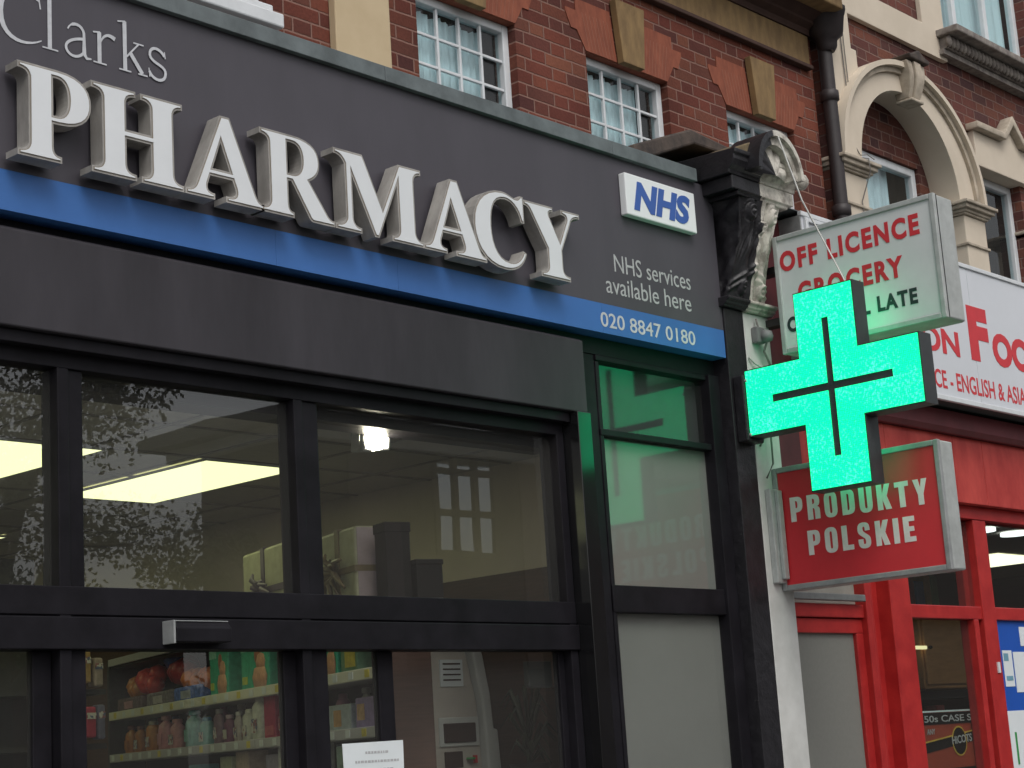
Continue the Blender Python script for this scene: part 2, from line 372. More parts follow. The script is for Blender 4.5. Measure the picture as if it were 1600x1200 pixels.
bb = thing('brick_building', 'red brick building with small white gridded windows above the pharmacy', 'building', (6, .6, 0))
H = [(6.14,6.90,4.25,5.50),(7.50,8.26,4.25,5.50),(8.86,9.62,4.25,5.50),(4.30,5.14,5.02,5.9)]
mb = wall_holes(MB(), 1.0, 9.93, 3.7, 7.6, WY, .16, H)
mb.box(1.0, 9.93, .9, 1.0, 3.7, 7.6); mb.add([(9.93,WY,3.7),(9.93,.9,3.7),(9.93,.9,7.6),(9.93,WY,7.6)],[(0,1,2,3)])
obj('wall', mb, MT['brickL'], bb)
for x in (5.53, 2.9):
    p = MB().box(x, x+.37, .40, WY-.002, 4.2, 7.3); obj('pilaster', p, MT['pilaster'], bb, .006)
def upper_window(x0, x1, z0, z1, cols, rows, y=.50):
    fr = MB(); f = .048
    fr.box(x0, x0+f, y, y+.06, z0, z1).box(x1-f, x1, y, y+.06, z0, z1).box(x0+f, x1-f, y, y+.06, z1-f, z1).box(x0+f, x1-f, y, y+.06, z0, z0+f)
    o = obj('window', fr, MT['white'], bb, .006)
    g = MB()
    for c in range(1, cols): 
        x = x0+f+(x1-x0-2*f)*c/cols; g.box(x-.008, x+.008, y+.01, y+.03, z0+f, z1-f)
    z = z1-f-rows
    while z > z0+.1: g.box(x0+f, x1-f, y+.0115, y+.0285, z-.008, z+.008); z -= rows
    obj('glazing_bars', g, MT['white'], o, .003)
    obj('pane', MB().box(x0+f, x1-f, y+.035, y+.041, z0+f, z1-f), MT['winglass'], o)
    cm = MB(); n = 60; vs = []; fs = []
    for i in range(n+1):
        x = x0+f+(x1-x0-2*f-.13)*i/n; yy = y+.07+.011*math.sin(i*1.1)+.006*math.sin(i*2.7+x0)
        vs += [(x,yy,z0),(x,yy,z1-.07-.01*math.sin(i*.4))]
    for i in range(n): fs.append((2*i,2*i+2,2*i+3,2*i+1))
    cm.add(vs, fs, True); obj('net_curtain', cm, MT['net'], o)
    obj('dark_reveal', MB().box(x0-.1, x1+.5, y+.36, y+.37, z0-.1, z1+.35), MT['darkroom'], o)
    return o
for a,b,c,d in H[:3]: upper_window(a,b,c,d-.002,4,.165)
a,b,c,d = H[3]; upper_window(a,b,c,d,3,.3)
# moulded white bottom rail of the first window
obj('window_sill', MB().box(4.25,5.17,.36,.46,4.97,5.04).box(4.3,5.14,.40,.47,5.04,5.09), MT['white'], bb, .008)
for cx in (6.52, 7.88, 9.24, 4.72):
    zt = 5.50 if cx > 5 else 5.9; hw = .38 if cx > 5 else .42
    # gauged flat arch with toothed outer edge
    tw = .20
    L = [(cx-hw, zt-.001), (cx-hw-.07, zt+.11), (cx-hw-.12, zt+.11), (cx-hw-.16, zt+.20), (cx-hw-.16, zt+.225), (cx-hw-.07, zt+.225), (cx-hw-.07,zt+.30), (cx-.14, zt+.30), (cx-.10, zt-.001)]
    Rr = [(2*cx-x, z) for x,z in L]
    av = MB().prism(L, WY-.006, WY+.05); av.prism(Rr, WY-.006, WY+.05)
    obj('flat_arch', av, MT['orange'], bb)
    jn = MB()
    for sgn in (-1, 1):
        for k in range(1, 9):
            xb = cx+sgn*(.10+(hw-.10)*k/9); xt = cx+sgn*(.14+(hw-.07)*k/9*.93)
            jn.add([(xb-.0012,WY-.0085,zt),(xb+.0012,WY-.0085,zt),(xt+.0012,WY-.0085,zt+.225),(xt-.0012,WY-.0085,zt+.225)], [(0,1,2,3)])
    obj('arch_joints', jn, mat('arch_joint', (.30,.14,.09)), bb)
    obj('arch_soffit', MB().box(cx-hw, cx+hw, WY+.001, WY+.05, zt-.004, zt), MT['orange'], bb)
    ks = MB().prism([(cx-.098, zt-.012),(cx+.098, zt-.012),(cx+.135, zt+.37),(cx-.135, zt+.37)], WY-.055, WY-.008)
    obj('keystone', ks, MT['yellow'], bb, .004)
# cornice
obj('cornice_band', MB().box(1.0, 9.86, WY-.03, WY+.1, 6.00, 6.21), MT['yellow'], bb, .004)
obj('cornice_bead', MB().box(1.0, 9.87, WY-.05, WY+.1, 5.97, 5.998), MT['brown'], bb, .006)
obj('cornice_moulding', MB().prism([(WY+.1,6.212),(WY-.04,6.212),(WY-.05,6.25),(WY-.10,6.27),(WY-.10,6.29),(WY-.17,6.33),(WY+.1,6.33)], 1.0, 9.88, 'yz'), MT['brown'], bb)
obj('cornice_corona', MB().box(1.0, 9.92, .16, WY+.1, 6.332, 6.44), MT['yellow'], bb, .01)
obj('cornice_cap', MB().prism([(WY+.1,6.442),(.13,6.442),(.10,6.48),(.03,6.55),(.0,6.60),(.0,6.64),(WY+.1,6.66)], 1.0, 9.93, 'yz'), MT['brown'], bb)

dp = thing('downpipe', 'black cast iron rainwater pipe between the brick and the cream building', 'drainpipe', (9.96,.36,4.5))
obj('pipe', MB().tube([(9.965,.36,3.2),(9.965,.36,6.12)], .048, 14), MT['pipe'], dp)
obj('hopper', MB().lathe([(.05,0),(.07,.03),(.075,.08),(.12,.12),(.14,.26),(.15,.27),(.15,.30)], (9.965,.34,6.10), 10), MT['pipe'], dp)
for z in (4.95, 5.75):
    obj('pipe_collar', MB().lathe([(.05,0),(.064,.01),(.064,.07),(.05,.08)], (9.965,.36,z), 14), MT['pipe'], dp)

# ================= CREAM AND BRICK BUILDING (right) =================
rb = thing('stucco_building', 'brown brick building with cream stucco arch and columns right of the drainpipe', 'building', (12, .6, 0))
RY = .42
def arch_pts(cx, cz, a, b, n=36, t0=0, t1=math.pi): return [(cx+a*math.cos(t0+(t1-t0)*i/n), cz+b*math.sin(t0+(t1-t0)*i/n)) for i in range(n+1)]
ACX, ACZ, AR = 10.98, 5.385, .675
# brick front with an arched recess cut out
w2 = MB()
ap = arch_pts(ACX, ACZ, AR+.05, AR+.05)  # right to left
# strips above arch
zt = 6.9
for i in range(len(ap)-1):
    (x1,z1),(x0,z0) = ap[i], ap[i+1]
    w2.add([(x0,RY,z0),(x1,RY,z1),(x1,RY,zt),(x0,RY,zt)], [(0,1,2,3)])
xl, xr = ACX-AR-.05, ACX+AR+.05
w2.box(9.99, xl, RY, RY+.3, 3.2, 8.0)
wall_holes(w2, xr, 13.6, 3.2, 8.0, RY, .14, [(12.13,12.80,4.2,5.75),(11.76,13.3,6.72,8.0)])
w2.add([(xl,RY,zt),(xr,RY,zt),(xr,RY,8.0),(xl,RY,8.0)], [(0,1,2,3)])
obj('wall', w2, MT['brickR'], rb)
# tympanum recessed with a window opening
ty = wall_holes(MB(), xl, xr, 3.2, 6.25, RY+.17, .09, [(10.2,11.50,4.2,5.66)])
obj('recess_wall', ty, MT['brickR'], rb)
# arch ring
def ring(inner, outer, y0, y1):
    m = MB(); n = len(inner)
    vs = [(x,y0,z) for x,z in inner]+[(x,y0,z) for x,z in outer]+[(x,y1,z) for x,z in inner]+[(x,y1,z) for x,z in outer]
    fs = []
    for i in range(n-1):
        fs += [(i,n+i,n+i+1,i+1),(2*n+i,2*n+i+1,3*n+i+1,3*n+i),(i,i+1,2*n+i+1,2*n+i),(n+i,3*n+i,3*n+i+1,n+i+1)]
    fs += [(0,2*n,3*n,n),(n-1,2*n-1,4*n-1,3*n-1)]
    return m.add(vs, fs, True)
def ringobj(name, *a, m=MT['cream']):
    o = obj(name, ring(*a), m, rb); e = o.modifiers.new('e','EDGE_SPLIT'); e.split_angle = R(35); return o
ringobj('arch_ring', arch_pts(ACX,ACZ,AR,AR), arch_pts(ACX,ACZ,.90,.80), .36, RY+.168)
ringobj('arch_moulding', arch_pts(ACX,ACZ,.902,.802), arch_pts(ACX,ACZ,.945,.84), .335, RY+.01, m=MT['creamgrime'])
ringobj('arch_outer_moulding', arch_pts(ACX,ACZ,.947,.842), arch_pts(ACX,ACZ,.985,.88), .30, RY+.01)
# scrolled keystone
kt = MB(); n = 14
prof = []
for i in range(n+1):
    t = i/n; z = 6.01+.27*t; y = .315-.035*math.sin(t*math.pi*.8)-.02*t; prof.append((y,z))
def tap(z): return .075+.05*(z-6.01)/.27
for sx0, sx1 in ((-1,-.45),(-.38,.38),(.45,1)):
    vs = []; ys = -.016 if sx0 == -.38 else 0
    for y,z in prof:
        vs += [(11.05+tap(z)*sx0, y+ys, z),(11.05+tap(z)*sx1, y+ys, z),(11.05+tap(z)*sx1, RY, z),(11.05+tap(z)*sx0, RY, z)]
    fs = [(0,3,2,1),(4*n,4*n+1,4*n+2,4*n+3)]
    for i in range(n):
        for k in range(4): fs.append((4*i+k,4*i+(k+1)%4,4*i+4+(k+1)%4,4*i+4+k))
    kt.add(vs, fs)
kt.box(10.965,11.135,.285,RY,5.985,6.008)
obj('keystone', kt, MT['creamgrime'], rb, .008)
kc = MB().prism([(10.93,6.285),(11.19,6.285),(11.21,6.315),(11.14,6.33),(11.06,6.37),(10.98,6.33),(10.91,6.315)], .24, RY)
obj('keystone_cap', kc, MT['darkstone'], rb, .01)
# stucco quoins and bands
st = MB().prism([(10.005,3.2),(10.005,8),(10.345,8),(10.345,6.24),(10.41,6.24),(10.41,5.95),(10.30,5.80),(10.215,5.60),(10.19,5.385),(10.19,3.2)], .375, RY)
obj('stucco_strip', st, MT['cream'], rb, .006)
obj('stucco_band', MB().prism([(10.345,6.50),(11.66,6.50),(11.66,6.5),(11.76,6.5),(11.76,8.0),(11.43,8.0),(11.43,6.73),(10.345,6.73)], .378, RY-.001), MT['cream'], rb, .006)
# fixed phone cables down the stucco
cb = thing('facade_cable', 'thin dark cables running down the cream stucco strip beside the drainpipe', 'cable', (10.2,.36,4.6))
obj('cable', MB().tube([(10.19,.365,8),(10.20,.365,6.2),(10.215,.365,5.7),(10.2,.365,5.42),(10.22,.262,5.38),(10.24,.27,5.30),(10.22,.345,5.1),(10.25,.345,4.8),(10.23,.345,4.6)], .0045, 6), MT['wire'], cb)
obj('cable', MB().tube([(10.225,.365,8),(10.235,.365,6.2),(10.245,.365,5.5),(10.27,.35,5.44),(10.33,.33,5.45),(10.38,.31,5.42)], .0035, 6), MT['wire'], cb)
def column(x0, x1, side_=0):
    obj('column', MB().box(x0, x1, .355, RY+.168, 3.2, 5.285), MT['cream'], rb, .008)
    obj('column_bead', MB().box(x0-.012, x1+.012, .34, RY+.02, 5.055, 5.075), MT['creamgrime'], rb, .004)
    c = MB()
    for i, (e, z0, z1) in enumerate([(.02,5.287,5.302),(.035,5.302,5.325),(.06,5.325,5.355),(.08,5.355,5.38),(.05,5.38,5.392)]):
        c.box(x0-e, x1+e, .355-e, RY+.165, z0, z1)
    obj('capital', c, MT['creamgrime'], rb, .006)
column(10.02, 10.33); column(11.68, 12.00); column(12.86, 13.15)
# pedimented lintel
LZ = 5.745
obj('lintel', MB().prism([(12.02,LZ),(12.95,LZ),(12.95,6.02),(12.76,6.02),(12.60,6.17),(12.44,6.02),(12.02,6.02)], .37, RY+.139), MT['cream'], rb, .006)
out = [(11.99,6.022),(12.45,6.022),(12.60,6.172),(12.75,6.022),(12.98,6.022)]
top = [(11.99,6.075),(12.43,6.075),(12.60,6.25),(12.77,6.075),(12.98,6.075)]
obj('lintel_moulding', ring(out, top, .31, RY-.001), MT['creamgrime'], rb, .008)
# big window above with carved sill
obj('sill_slab', MB().box(11.62, 13.6, .20, RY+.13, 6.665, 6.72), MT['sill'], rb, .01)
dn = MB()
for i in range(34):
    x = 11.66+i*.057; dn.lathe([(.004,0),(.022,.018),(.027,.045),(.020,.075),(.01,.09)], (x,.30,6.572), 8)
dn.box(11.66,13.6,.32,RY-.001,6.575,6.662); dn.box(11.64,13.6,.34,RY-.001,6.53,6.57)
obj('sill_carving', dn, MT['sill'], rb)
def plain_window(x0, x1, z0, z1, y, mull=(), trans=(), curtain=None, cx=None, f=.06):
    fr = MB().box(x0,x0+f,y,y+.06,z0,z1).box(x1-f,x1,y,y+.06,z0,z1).box(x0+f,x1-f,y,y+.06,z1-f,z1).box(x0+f,x1-f,y,y+.06,z0,z0+f)
    for mx in mull: fr.box(mx-.03,mx+.03,y-.004,y+.056,z0+f,z1-f)
    for tz in trans: fr.box(x0+f,x1-f,y+.003,y+.057,tz-.03,tz+.03)
    o = obj('window', fr, MT['white'], rb, .006)
    obj('pane', MB().box(x0+f,x1-f,y+.03,y+.036,z0+f,z1-f), MT['winglass'], o)
    if curtain:
        a, b = cx; vs = []; fs = []; n = 70
        for i in range(n+1):
            x = a+(b-a)*i/n; vs += [(x,y+.10+.012*math.sin(i*.9)+.005*math.sin(i*2.3),z0),(x,y+.10+.012*math.sin(i*.9+.5),z1)]
        obj('curtain', MB().add(vs,[(2*i,2*i+2,2*i+3,2*i+1) for i in range(n)],True), MT[curtain], o)
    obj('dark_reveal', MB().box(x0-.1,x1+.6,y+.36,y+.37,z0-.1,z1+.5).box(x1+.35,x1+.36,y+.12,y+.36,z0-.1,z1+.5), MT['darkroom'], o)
plain_window(10.2,11.498,4.2,5.658, .615, trans=(), curtain='net', cx=(10.2,11.26))
plain_window(12.13,12.80,4.2,5.743, .50, trans=(4.93,))
plain_window(11.762,13.3,6.722,8.0, .50, mull=(12.2,12.73), curtain='blind', cx=(11.8,13.25))

# ================= PHARMACY FASCIA =================
fa = thing('pharmacy_fascia', 'long dark grey shop fascia with blue band and raised white lettering', 'shop sign', (4, .0, 3.7))
for x0, x1 in ((.0,3.0),(3.003,7.965)):
    pass
obj('panel', MB().box(.0, 7.965, .0, .40, 3.832, 4.655), MT['fascia'], fa)
bd = MB(); xs = [0.0,1.6,3.2,4.75,5.46,6.9,7.96]
for a,b in zip(xs, xs[1:]): bd.box(a+.0006, b-.0006, -.004, .39, 3.675, 3.830)
obj('blue_band', bd, MT['blue'], fa)
cp = MB()
for a,b in ((0,2.3),(2.302,4.02),(4.022,5.42),(5.422,7.06),(7.062,7.80)):
    cp.prism([(-.03,4.652),(-.03,4.725),(.0,4.735),(.44,4.80),(.44,4.657),(-.0,4.657),(-.0,4.652)], a, b, 'yz')
obj('coping', cp, MT['coping'], fa, .003)
GL = {
'P': "M 0 0 L .52 0 L .52 .07 C .44 .07 .42 .1 .42 .17 L .42 .41 L .48 .41 C .78 .41 .88 .55 .88 .7 C .88 .88 .76 1 .47 1 L 0 1 L 0 .93 C .09 .93 .13 .9 .13 .83 L .13 .17 C .13 .1 .09 .07 0 .07 M .42 .91 L .47 .91 C .56 .91 .6 .82 .6 .7 C .6 .58 .55 .5 .46 .5 L .42 .5",
'H': "M 0 0 L .54 0 L .54 .07 C .45 .07 .42 .1 .42 .17 L .42 .45 L .72 .45 L .72 .17 C .72 .1 .69 .07 .60 .07 L .60 0 L 1.13 0 L 1.13 .07 C 1.05 .07 1.01 .1 1.01 .17 L 1.01 .83 C 1.01 .9 1.05 .93 1.13 .93 L 1.13 1 L .60 1 L .60 .93 C .69 .93 .72 .9 .72 .83 L .72 .55 L .42 .55 L .42 .83 C .42 .9 .45 .93 .54 .93 L .54 1 L 0 1 L 0 .93 C .09 .93 .13 .9 .13 .83 L .13 .17 C .13 .1 .09 .07 0 .07",
'A': "M 0 0 L .42 0 L .42 .07 C .33 .07 .3 .1 .32 .17 L .36 .27 L .68 .27 L .72 .17 C .74 .1 .71 .07 .62 .07 L .58 .07 L .58 0 L 1.15 0 L 1.15 .07 C 1.08 .07 1.05 .1 1.02 .17 L .66 1 L .52 1 L .16 .17 C .13 .1 .09 .07 0 .07 M .395 .36 L .52 .68 L .645 .36",
'R': "M 0 0 L .5 0 L .5 .07 C .44 .07 .42 .1 .42 .17 L .42 .44 L .47 .44 L .72 .06 C .74 .02 .77 0 .8 0 L 1.14 0 L 1.14 .07 C 1.08 .07 1.05 .09 1.02 .13 L .75 .49 C .86 .54 .92 .62 .92 .73 C .92 .9 .8 1 .5 1 L 0 1 L 0 .93 C .09 .93 .13 .9 .13 .83 L .13 .17 C .13 .1 .09 .07 0 .07 M .42 .91 L .49 .91 C .59 .91 .64 .84 .64 .72 C .64 .6 .58 .53 .48 .53 L .42 .53",
'M': "M 0 0 L .42 0 L .42 .07 C .34 .07 .30 .1 .29 .17 L .29 .70 L .63 0 L .70 0 L 1.04 .73 L 1.04 .17 C 1.04 .1 1 .07 .92 .07 L .92 0 L 1.46 0 L 1.46 .07 C 1.38 .07 1.34 .1 1.33 .17 L 1.33 .83 C 1.34 .9 1.38 .93 1.46 .93 L 1.46 1 L 1.07 1 L .77 .38 L .47 1 L 0 1 L 0 .93 C .09 .93 .13 .9 .17 .83 L .17 .17 C .16 .1 .09 .07 0 .07",
'C': "M .90 .66 L .84 .66 C .80 .83 .70 .93 .57 .93 C .37 .93 .31 .75 .31 .52 C .31 .27 .39 .09 .60 .09 C .71 .09 .80 .15 .85 .28 L .91 .25 C .86 .08 .73 -.03 .51 -.03 C .2 -.03 0 .18 0 .49 C 0 .81 .22 1.03 .52 1.03 C .63 1.03 .70 .98 .76 .98 C .80 .98 .82 1 .84 1.03 L .90 1.03",
'Y': "M .28 0 L .86 0 L .86 .07 C .77 .07 .72 .1 .72 .17 L .72 .42 L .92 .82 C .95 .90 1.0 .93 1.12 .93 L 1.12 1 L .74 1 L .74 .93 C .83 .93 .85 .9 .83 .85 L .68 .54 L .50 .86 C .48 .9 .50 .93 .58 .93 L .58 1 L 0 1 L 0 .93 C .07 .93 .10 .91 .13 .86 L .42 .40 L .42 .17 C .42 .1 .37 .07 .28 .07",
}
LW = {'P':.88,'H':1.13,'A':1.15,'R':1.14,'M':1.46,'C':.91,'Y':1.12}
# measured x span of every front face on the plane y = -.10
LT = [('P',3.455,3.775),('H',3.775,4.205),('A',4.212,4.615),('R',4.60,5.005),('M',5.01,5.54),('A',5.54,5.955),('C',5.875,6.24),('Y',6.235,6.655)]
for ch, x0, x1 in LT:
    s = (x1-x0)/LW[ch]; hz = .365
    d = .0 if ch != 'C' else 0
    yb, yf = -.022, -.10
    me = glyph(GL[ch], .5, 0, s, hz)
    o = obj('letter_'+ch.lower(), mesh_to_mb(me, lambda x,y,z: (x0+x, yf+(.5-z)*(yb-yf), 3.862+y)), MT['letside'], fa)
    me = glyph(GL[ch], .5, -.0075, s, hz)
    obj('trim', mesh_to_mb(me, lambda x,y,z: (x0+x, yf-.0015+(.5-z)*.002, 3.862+y)), MT['lettrim'], o)
    me = glyph(GL[ch], .5, -.0105, s, hz)
    obj('face', mesh_to_mb(me, lambda x,y,z: (x0+x, yf-.004+(.5-z)*.004, 3.862+y)), MT['letface'], o)
# "Clarks" in light serif strokes
def stroke(mb, pts, ws, X, Z, s, y, d=.002):
    pts = [Vector((p[0],p[1])) for p in pts]; L = []; Rr = []
    for i, p in enumerate(pts):
        t = (pts[min(i+1,len(pts)-1)]-pts[max(i-1,0)]).normalized(); nn = Vector((-t.y,t.x)); w_ = ws[i] if isinstance(ws, list) else ws
        L.append(p+nn*w_/2); Rr.append(p-nn*w_/2)
    n = len(pts); q = [(X+v.x*s, Z+v.y*s) for v in L+Rr]
    vs = [(x,y-d,z) for x,z in q]+[(x,y,z) for x,z in q]; fs = []
    for i in range(n-1): fs += [(i,n+i,n+i+1,i+1)]
    mb.add(vs, fs)
def bez(p0,p1,p2,p3,n=10): 
    r = []
    for k in range(n+1):
        q=k/n; r.append(tuple((1-q)**3*p0[i]+3*(1-q)**2*q*p1[i]+3*(1-q)*q*q*p2[i]+q**3*p3[i] for i in (0,1)))
    return r
def lerpw(a,b,c,n): return [a+(b-a)*2*i/n if i <= n/2 else b+(c-b)*(2*i/n-1) for i in range(n+1)]
ck = MB(); sc_ = .205; yy = [-.0005]
def S(pts, ws, X): stroke(ck, pts, ws, X, 4.352, sc_, yy[0]); yy[0] -= .00015
# C
S(bez((.86,.88),(.62,1.03),(0.05,1.1),(.03,.5)), lerpw(.03,.06,.12,10), 3.44)
S(bez((.03,.5),(.05,-.1),(.6,-.08),(.9,.12)), lerpw(.12,.07,.02,10), 3.44); S([(.84,.99),(.88,.74)], .03, 3.44)
# l
S([(.1,0.0),(.1,1.02)], .09, 3.64); S([(-.06,.01),(.28,.01)], .03, 3.64); S([(-.04,.98),(.12,1.02)], .03, 3.64)
# a
S(bez((.08,.52),(.15,.72),(.46,.7),(.44,.45))+[(.44,.1),(.50,.02),(.60,.04)], [.03]*3+[.06]*8+[.09,.06,.03], 3.725)
S(bez((.44,.40),(.1,.34),(-.02,.2),(.06,.08))+bez((.06,.08),(.14,-.04),(.34,-.02),(.44,.14))[1:], .055, 3.725)
# r
S([(.1,0),(.1,.64)], .09, 3.865); S([(-.04,.01),(.26,.01)], .03, 3.865); S([(-.04,.61),(.12,.64)], .03, 3.865); S(bez((.12,.42),(.18,.58),(.28,.68),(.46,.58)), lerpw(.03,.05,.09,10), 3.865)
# k
S([(.1,0),(.1,1.02)], .09, 3.985); S([(-.04,.01),(.24,.01)], .03, 3.985); S([(-.06,.98),(.12,1.02)], .03, 3.985); S([(.12,.28),(.42,.62)], .035, 3.985); S([(.22,.40),(.50,.03)], .09, 3.985); S([(.30,.625),(.54,.625)], .03, 3.985); S([(.40,.01),(.62,.01)], .03, 3.985)
# s
S(bez((.40,.52),(.30,.70),(.04,.68),(.05,.48))+bez((.05,.48),(.08,.30),(.44,.36),(.42,.16))[1:]+bez((.42,.16),(.40,-.06),(.10,-.04),(.03,.14))[1:], .06, 4.115); S([(.40,.62),(.42,.48)],.025,4.115); S([(.02,.20),(.04,.02)],.025,4.115)
obj('name_lettering', ck, MT['paintwhite'], fa)
text('services_lettering', 'NHS services', MT['palegrey'], fa, front(7.035,-.0005,4.018), .655, .095, 0, .001)
text('services_lettering', 'available here', MT['palegrey'], fa, front(6.955,-.0005,3.895), .725, .095, 0, .001)
text('phone_lettering', '020 8847 0180', MT['paintwhite'], fa, front(6.885,-.0045,3.707), .80, .078, .008, .001)
nh = thing('health_service_plaque', 'white rectangular plaque with slanted blue NHS letters on the grey fascia', 'sign', (7.43,-.02,4.35))
obj('plaque_board', MB().box(7.125,7.735,-.045,-.001,4.335,4.565), MT['nhswhite'], nh, .006)
text('plaque_lettering', 'NHS', MT['nhsblue'], nh, front(7.185,-.0455,4.368), .50, .165, .05, .002, shear=.22)

# ================= PHARMACY SHOPFRONT =================
sf = thing('pharmacy_shopfront', 'black framed glazed pharmacy shopfront with sliding doors under the fascia', 'shopfront', (5.2,.2,0))
obj('shutter_box', MB().prism([(.02,3.25),(.02,3.618),(.04,3.63),(.24,3.63),(.24,3.25)], .0, 6.76, 'yz'), MT['box'], sf, .006)
obj('soffit', MB().box(.0, 7.965, .085, .40, 3.585, 3.672).box(0,6.76,.242,.4,3.10,3.584), MT['black'], sf)
gr = MB().box(0, 6.652, .05, .10, 3.20, 3.248).box(0,6.652,.102,.24,3.14,3.248)
obj('shutter_guide', gr, MT['black'], sf, .003)
for a,b in ((2.25,2.37),(3.745,3.865),(4.905,5.05)):
    q_ = MB().box(a, a+.05, .10, .21, 0.0, 3.14); q_.box(a+.05, b, .115, .21, 0.0, 3.14)
    obj('mullion', q_, MT['black'], sf, .004)
obj('door_jamb', MB().box(6.6,6.653,.10,.22,0,3.16).box(6.757,6.925,.09,.22,0,3.584), MT['black'], sf, .004)
obj('transom', MB().box(0,6.654,.098,.21,2.215,2.32).box(0,6.654,.085,.21,2.09,2.208).box(0,6.654,.105,.205,2.208,2.215), MT['black'], sf, .004)
for a,b in ((3.66,3.74),(4.84,4.94),(5.37,5.46),(6.56,6.652)): obj('door_stile', MB().box(a,b,.15,.19,.02,2.088), MT['black'], sf, .004)
obj('door_glass', MB().box(0,6.655,.165,.171,.02,2.088), MT['glass'], sf)
obj('transom_glass', MB().box(0,6.655,.15,.156,2.322,3.14), MT['glass'], sf)
obj('polished_jamb', MB().box(6.655,6.757,.0,.22,0,3.248), MT['jamb'], sf, .003)
# narrow side panel
sp = MB()
sp.box(6.926,7.90,.08,.16,3.165,3.20).box(6.926,7.90,.08,.16,2.275,2.41).box(7.87,7.964,.06,.22,0,3.584).box(6.926,7.87,.08,.16,3.555,3.584).box(6.926,6.955,.085,.16,0,3.55)
obj('side_frame', sp, MT['black'], sf, .004)
obj('side_top_glass', MB().box(6.94,7.88,.12,.126,3.19,3.57), MT['glassS'], sf)
obj('side_glass', MB().box(6.94,7.88,.12,.126,2.40,3.175), MT['glassS'], sf)
obj('side_lower_glass', MB().box(6.94,7.88,.12,.126,.1,2.285), MT['glassS'], sf)
obj('frosted_backing', MB().box(6.94,7.88,.132,.14,.1,3.17), MT['frost'], sf)
obj('dark_backing', MB().box(6.94,7.88,.16,.17,3.175,3.58), MT['darkroom'], sf)
obj('stallriser', MB().box(6.926,7.9,.05,.2,0,.1), MT['black'], sf)
se = thing('door_sensor', 'small black motion sensor box on the header above the sliding doors', 'sensor', (4.35,.08,2.12))
obj('housing', MB().prism([(.084,2.112),(.084,2.188),(.03,2.188),(.01,2.165),(.01,2.112)], 4.20, 4.465, 'yz'), MT['black'], se, .004)
obj('cover_plate', MB().box(4.188,4.198,.012,.084,2.106,2.194).box(4.198,4.465,.03,.084,2.1905,2.195), MT['alu'], se, .002)

# ================= PILASTER, CONSOLE =================
pi = thing('shop_pilaster', 'party pilaster between the shops painted half black and half white', 'pilaster', (8.18,.0,0))
obj('black_half', MB().box(7.967,8.148,-.012,.4,0,3.96), MT['blackpaint'], pi, .004)
obj('white_half', MB().box(8.150,8.40,-.012,.4,0,3.96), MT['whitepaint'], pi, .006)
co = thing('console_bracket', 'carved scrolled console bracket with small curved pediment, half black and half cream', 'console', (8.18,-.1,3.96))
def sprof(z):   # projection of the scroll against height
    t = (z-4.02)/(4.56-4.02)
    return .03+.035*max(0,math.sin(t*math.pi*.95))+.145*t**1.7
def relief(u, z):
    t = (z-4.02)/.54; a = abs(u)
    r = .016*math.cos(min(1,a*1.15)*math.pi/2)**.5 if a < .87 else 0
    r += .022*math.exp(-((a-.52)/.16)**2)*(.8+.2*math.sin(t*20+a*7))          # acanthus lobes
    r += .024*math.exp(-(a/.17)**2)*(.85+.15*math.sin(t*26))
    r -= .020*math.exp(-((a-.28)/.06)**2)
    r += .013*math.exp(-((t-.36+.22*a)/.022)**2)+.013*math.exp(-((t-.29+.22*a)/.022)**2)
    r += .010*math.sin(a*22)*math.exp(-((t-.68)/.16)**2)*(1 if a > .15 else 0)
    r += .007*math.sin((a*1.3+t)*38)*math.exp(-((t-.55)/.12)**2)
    for c, rr in (((.55,.86)),.16), ((.5,.10),.13), ((.0,.72),.12):
        d = math.hypot((a-c[0])*.8, (t-c[1])*1.7)
        if d < rr*1.3: r += .028*math.cos(min(1,d/(rr*1.3))*math.pi/2)+.009*math.cos(d/rr*9)
    return max(-.012, r)
def console_half(u0, u1, name, m):
    nx, nz = 34, 90; vs = []; fs = []
    for j in range(nz+1):
        z = 4.02+.54*j/nz; hw = .20-.035*math.sin((z-4.02)/.54*math.pi)-.015*(1-(z-4.02)/.54)
        for i in range(nx+1):
            u = u0+(u1-u0)*i/nx
            vs.append((8.165+u*hw, -sprof(z)-relief(u,z), z))
    for j in range(nz):
        for i in range(nx): fs.append((j*(nx+1)+i, j*(nx+1)+i+1, (j+1)*(nx+1)+i+1, (j+1)*(nx+1)+i))
    m_ = MB().add(vs, fs, True)
    e = 0 if u0 < 0 else nx
    sv_ = []; sf_ = []
    K = 8
    for j in range(nz+1):
        a = vs[j*(nx+1)+e]; z = a[2]; t = (z-4.02)/.54
        for k in range(K+1):
            q = k/K; y = a[1]+(.05-a[1])*q
            bulge = .012*math.sin(q*7+t*9)*math.sin(t*14)+.014*math.cos(min(1,math.hypot((q-.25)*1.2,(t-.85)*1.8)/.22)*math.pi/2)
            if k in (0,): bulge = 0
            sv_.append((a[0]+(-bulge if e == 0 else bulge), y, z))
    for j in range(nz):
        for k in range(K):
            f = (j*(K+1)+k, j*(K+1)+k+1, (j+1)*(K+1)+k+1, (j+1)*(K+1)+k); sf_.append(f if e else f[::-1])
    m_.add(sv_, sf_, True)
    return obj(name, m_, m, co)
console_half(-1, -.075, 'black_scroll', MT['blackpaint']); console_half(-.075, 1, 'cream_scroll', MT['creamstone'])
def two(name, fn, xs_, bev=.006):
    obj('black_'+name, fn(xs_[0], 8.149), MT['blackpaint'], co, bev); obj('cream_'+name, fn(8.151, xs_[1]), MT['creamstone'], co, bev)
SPL = 8.15
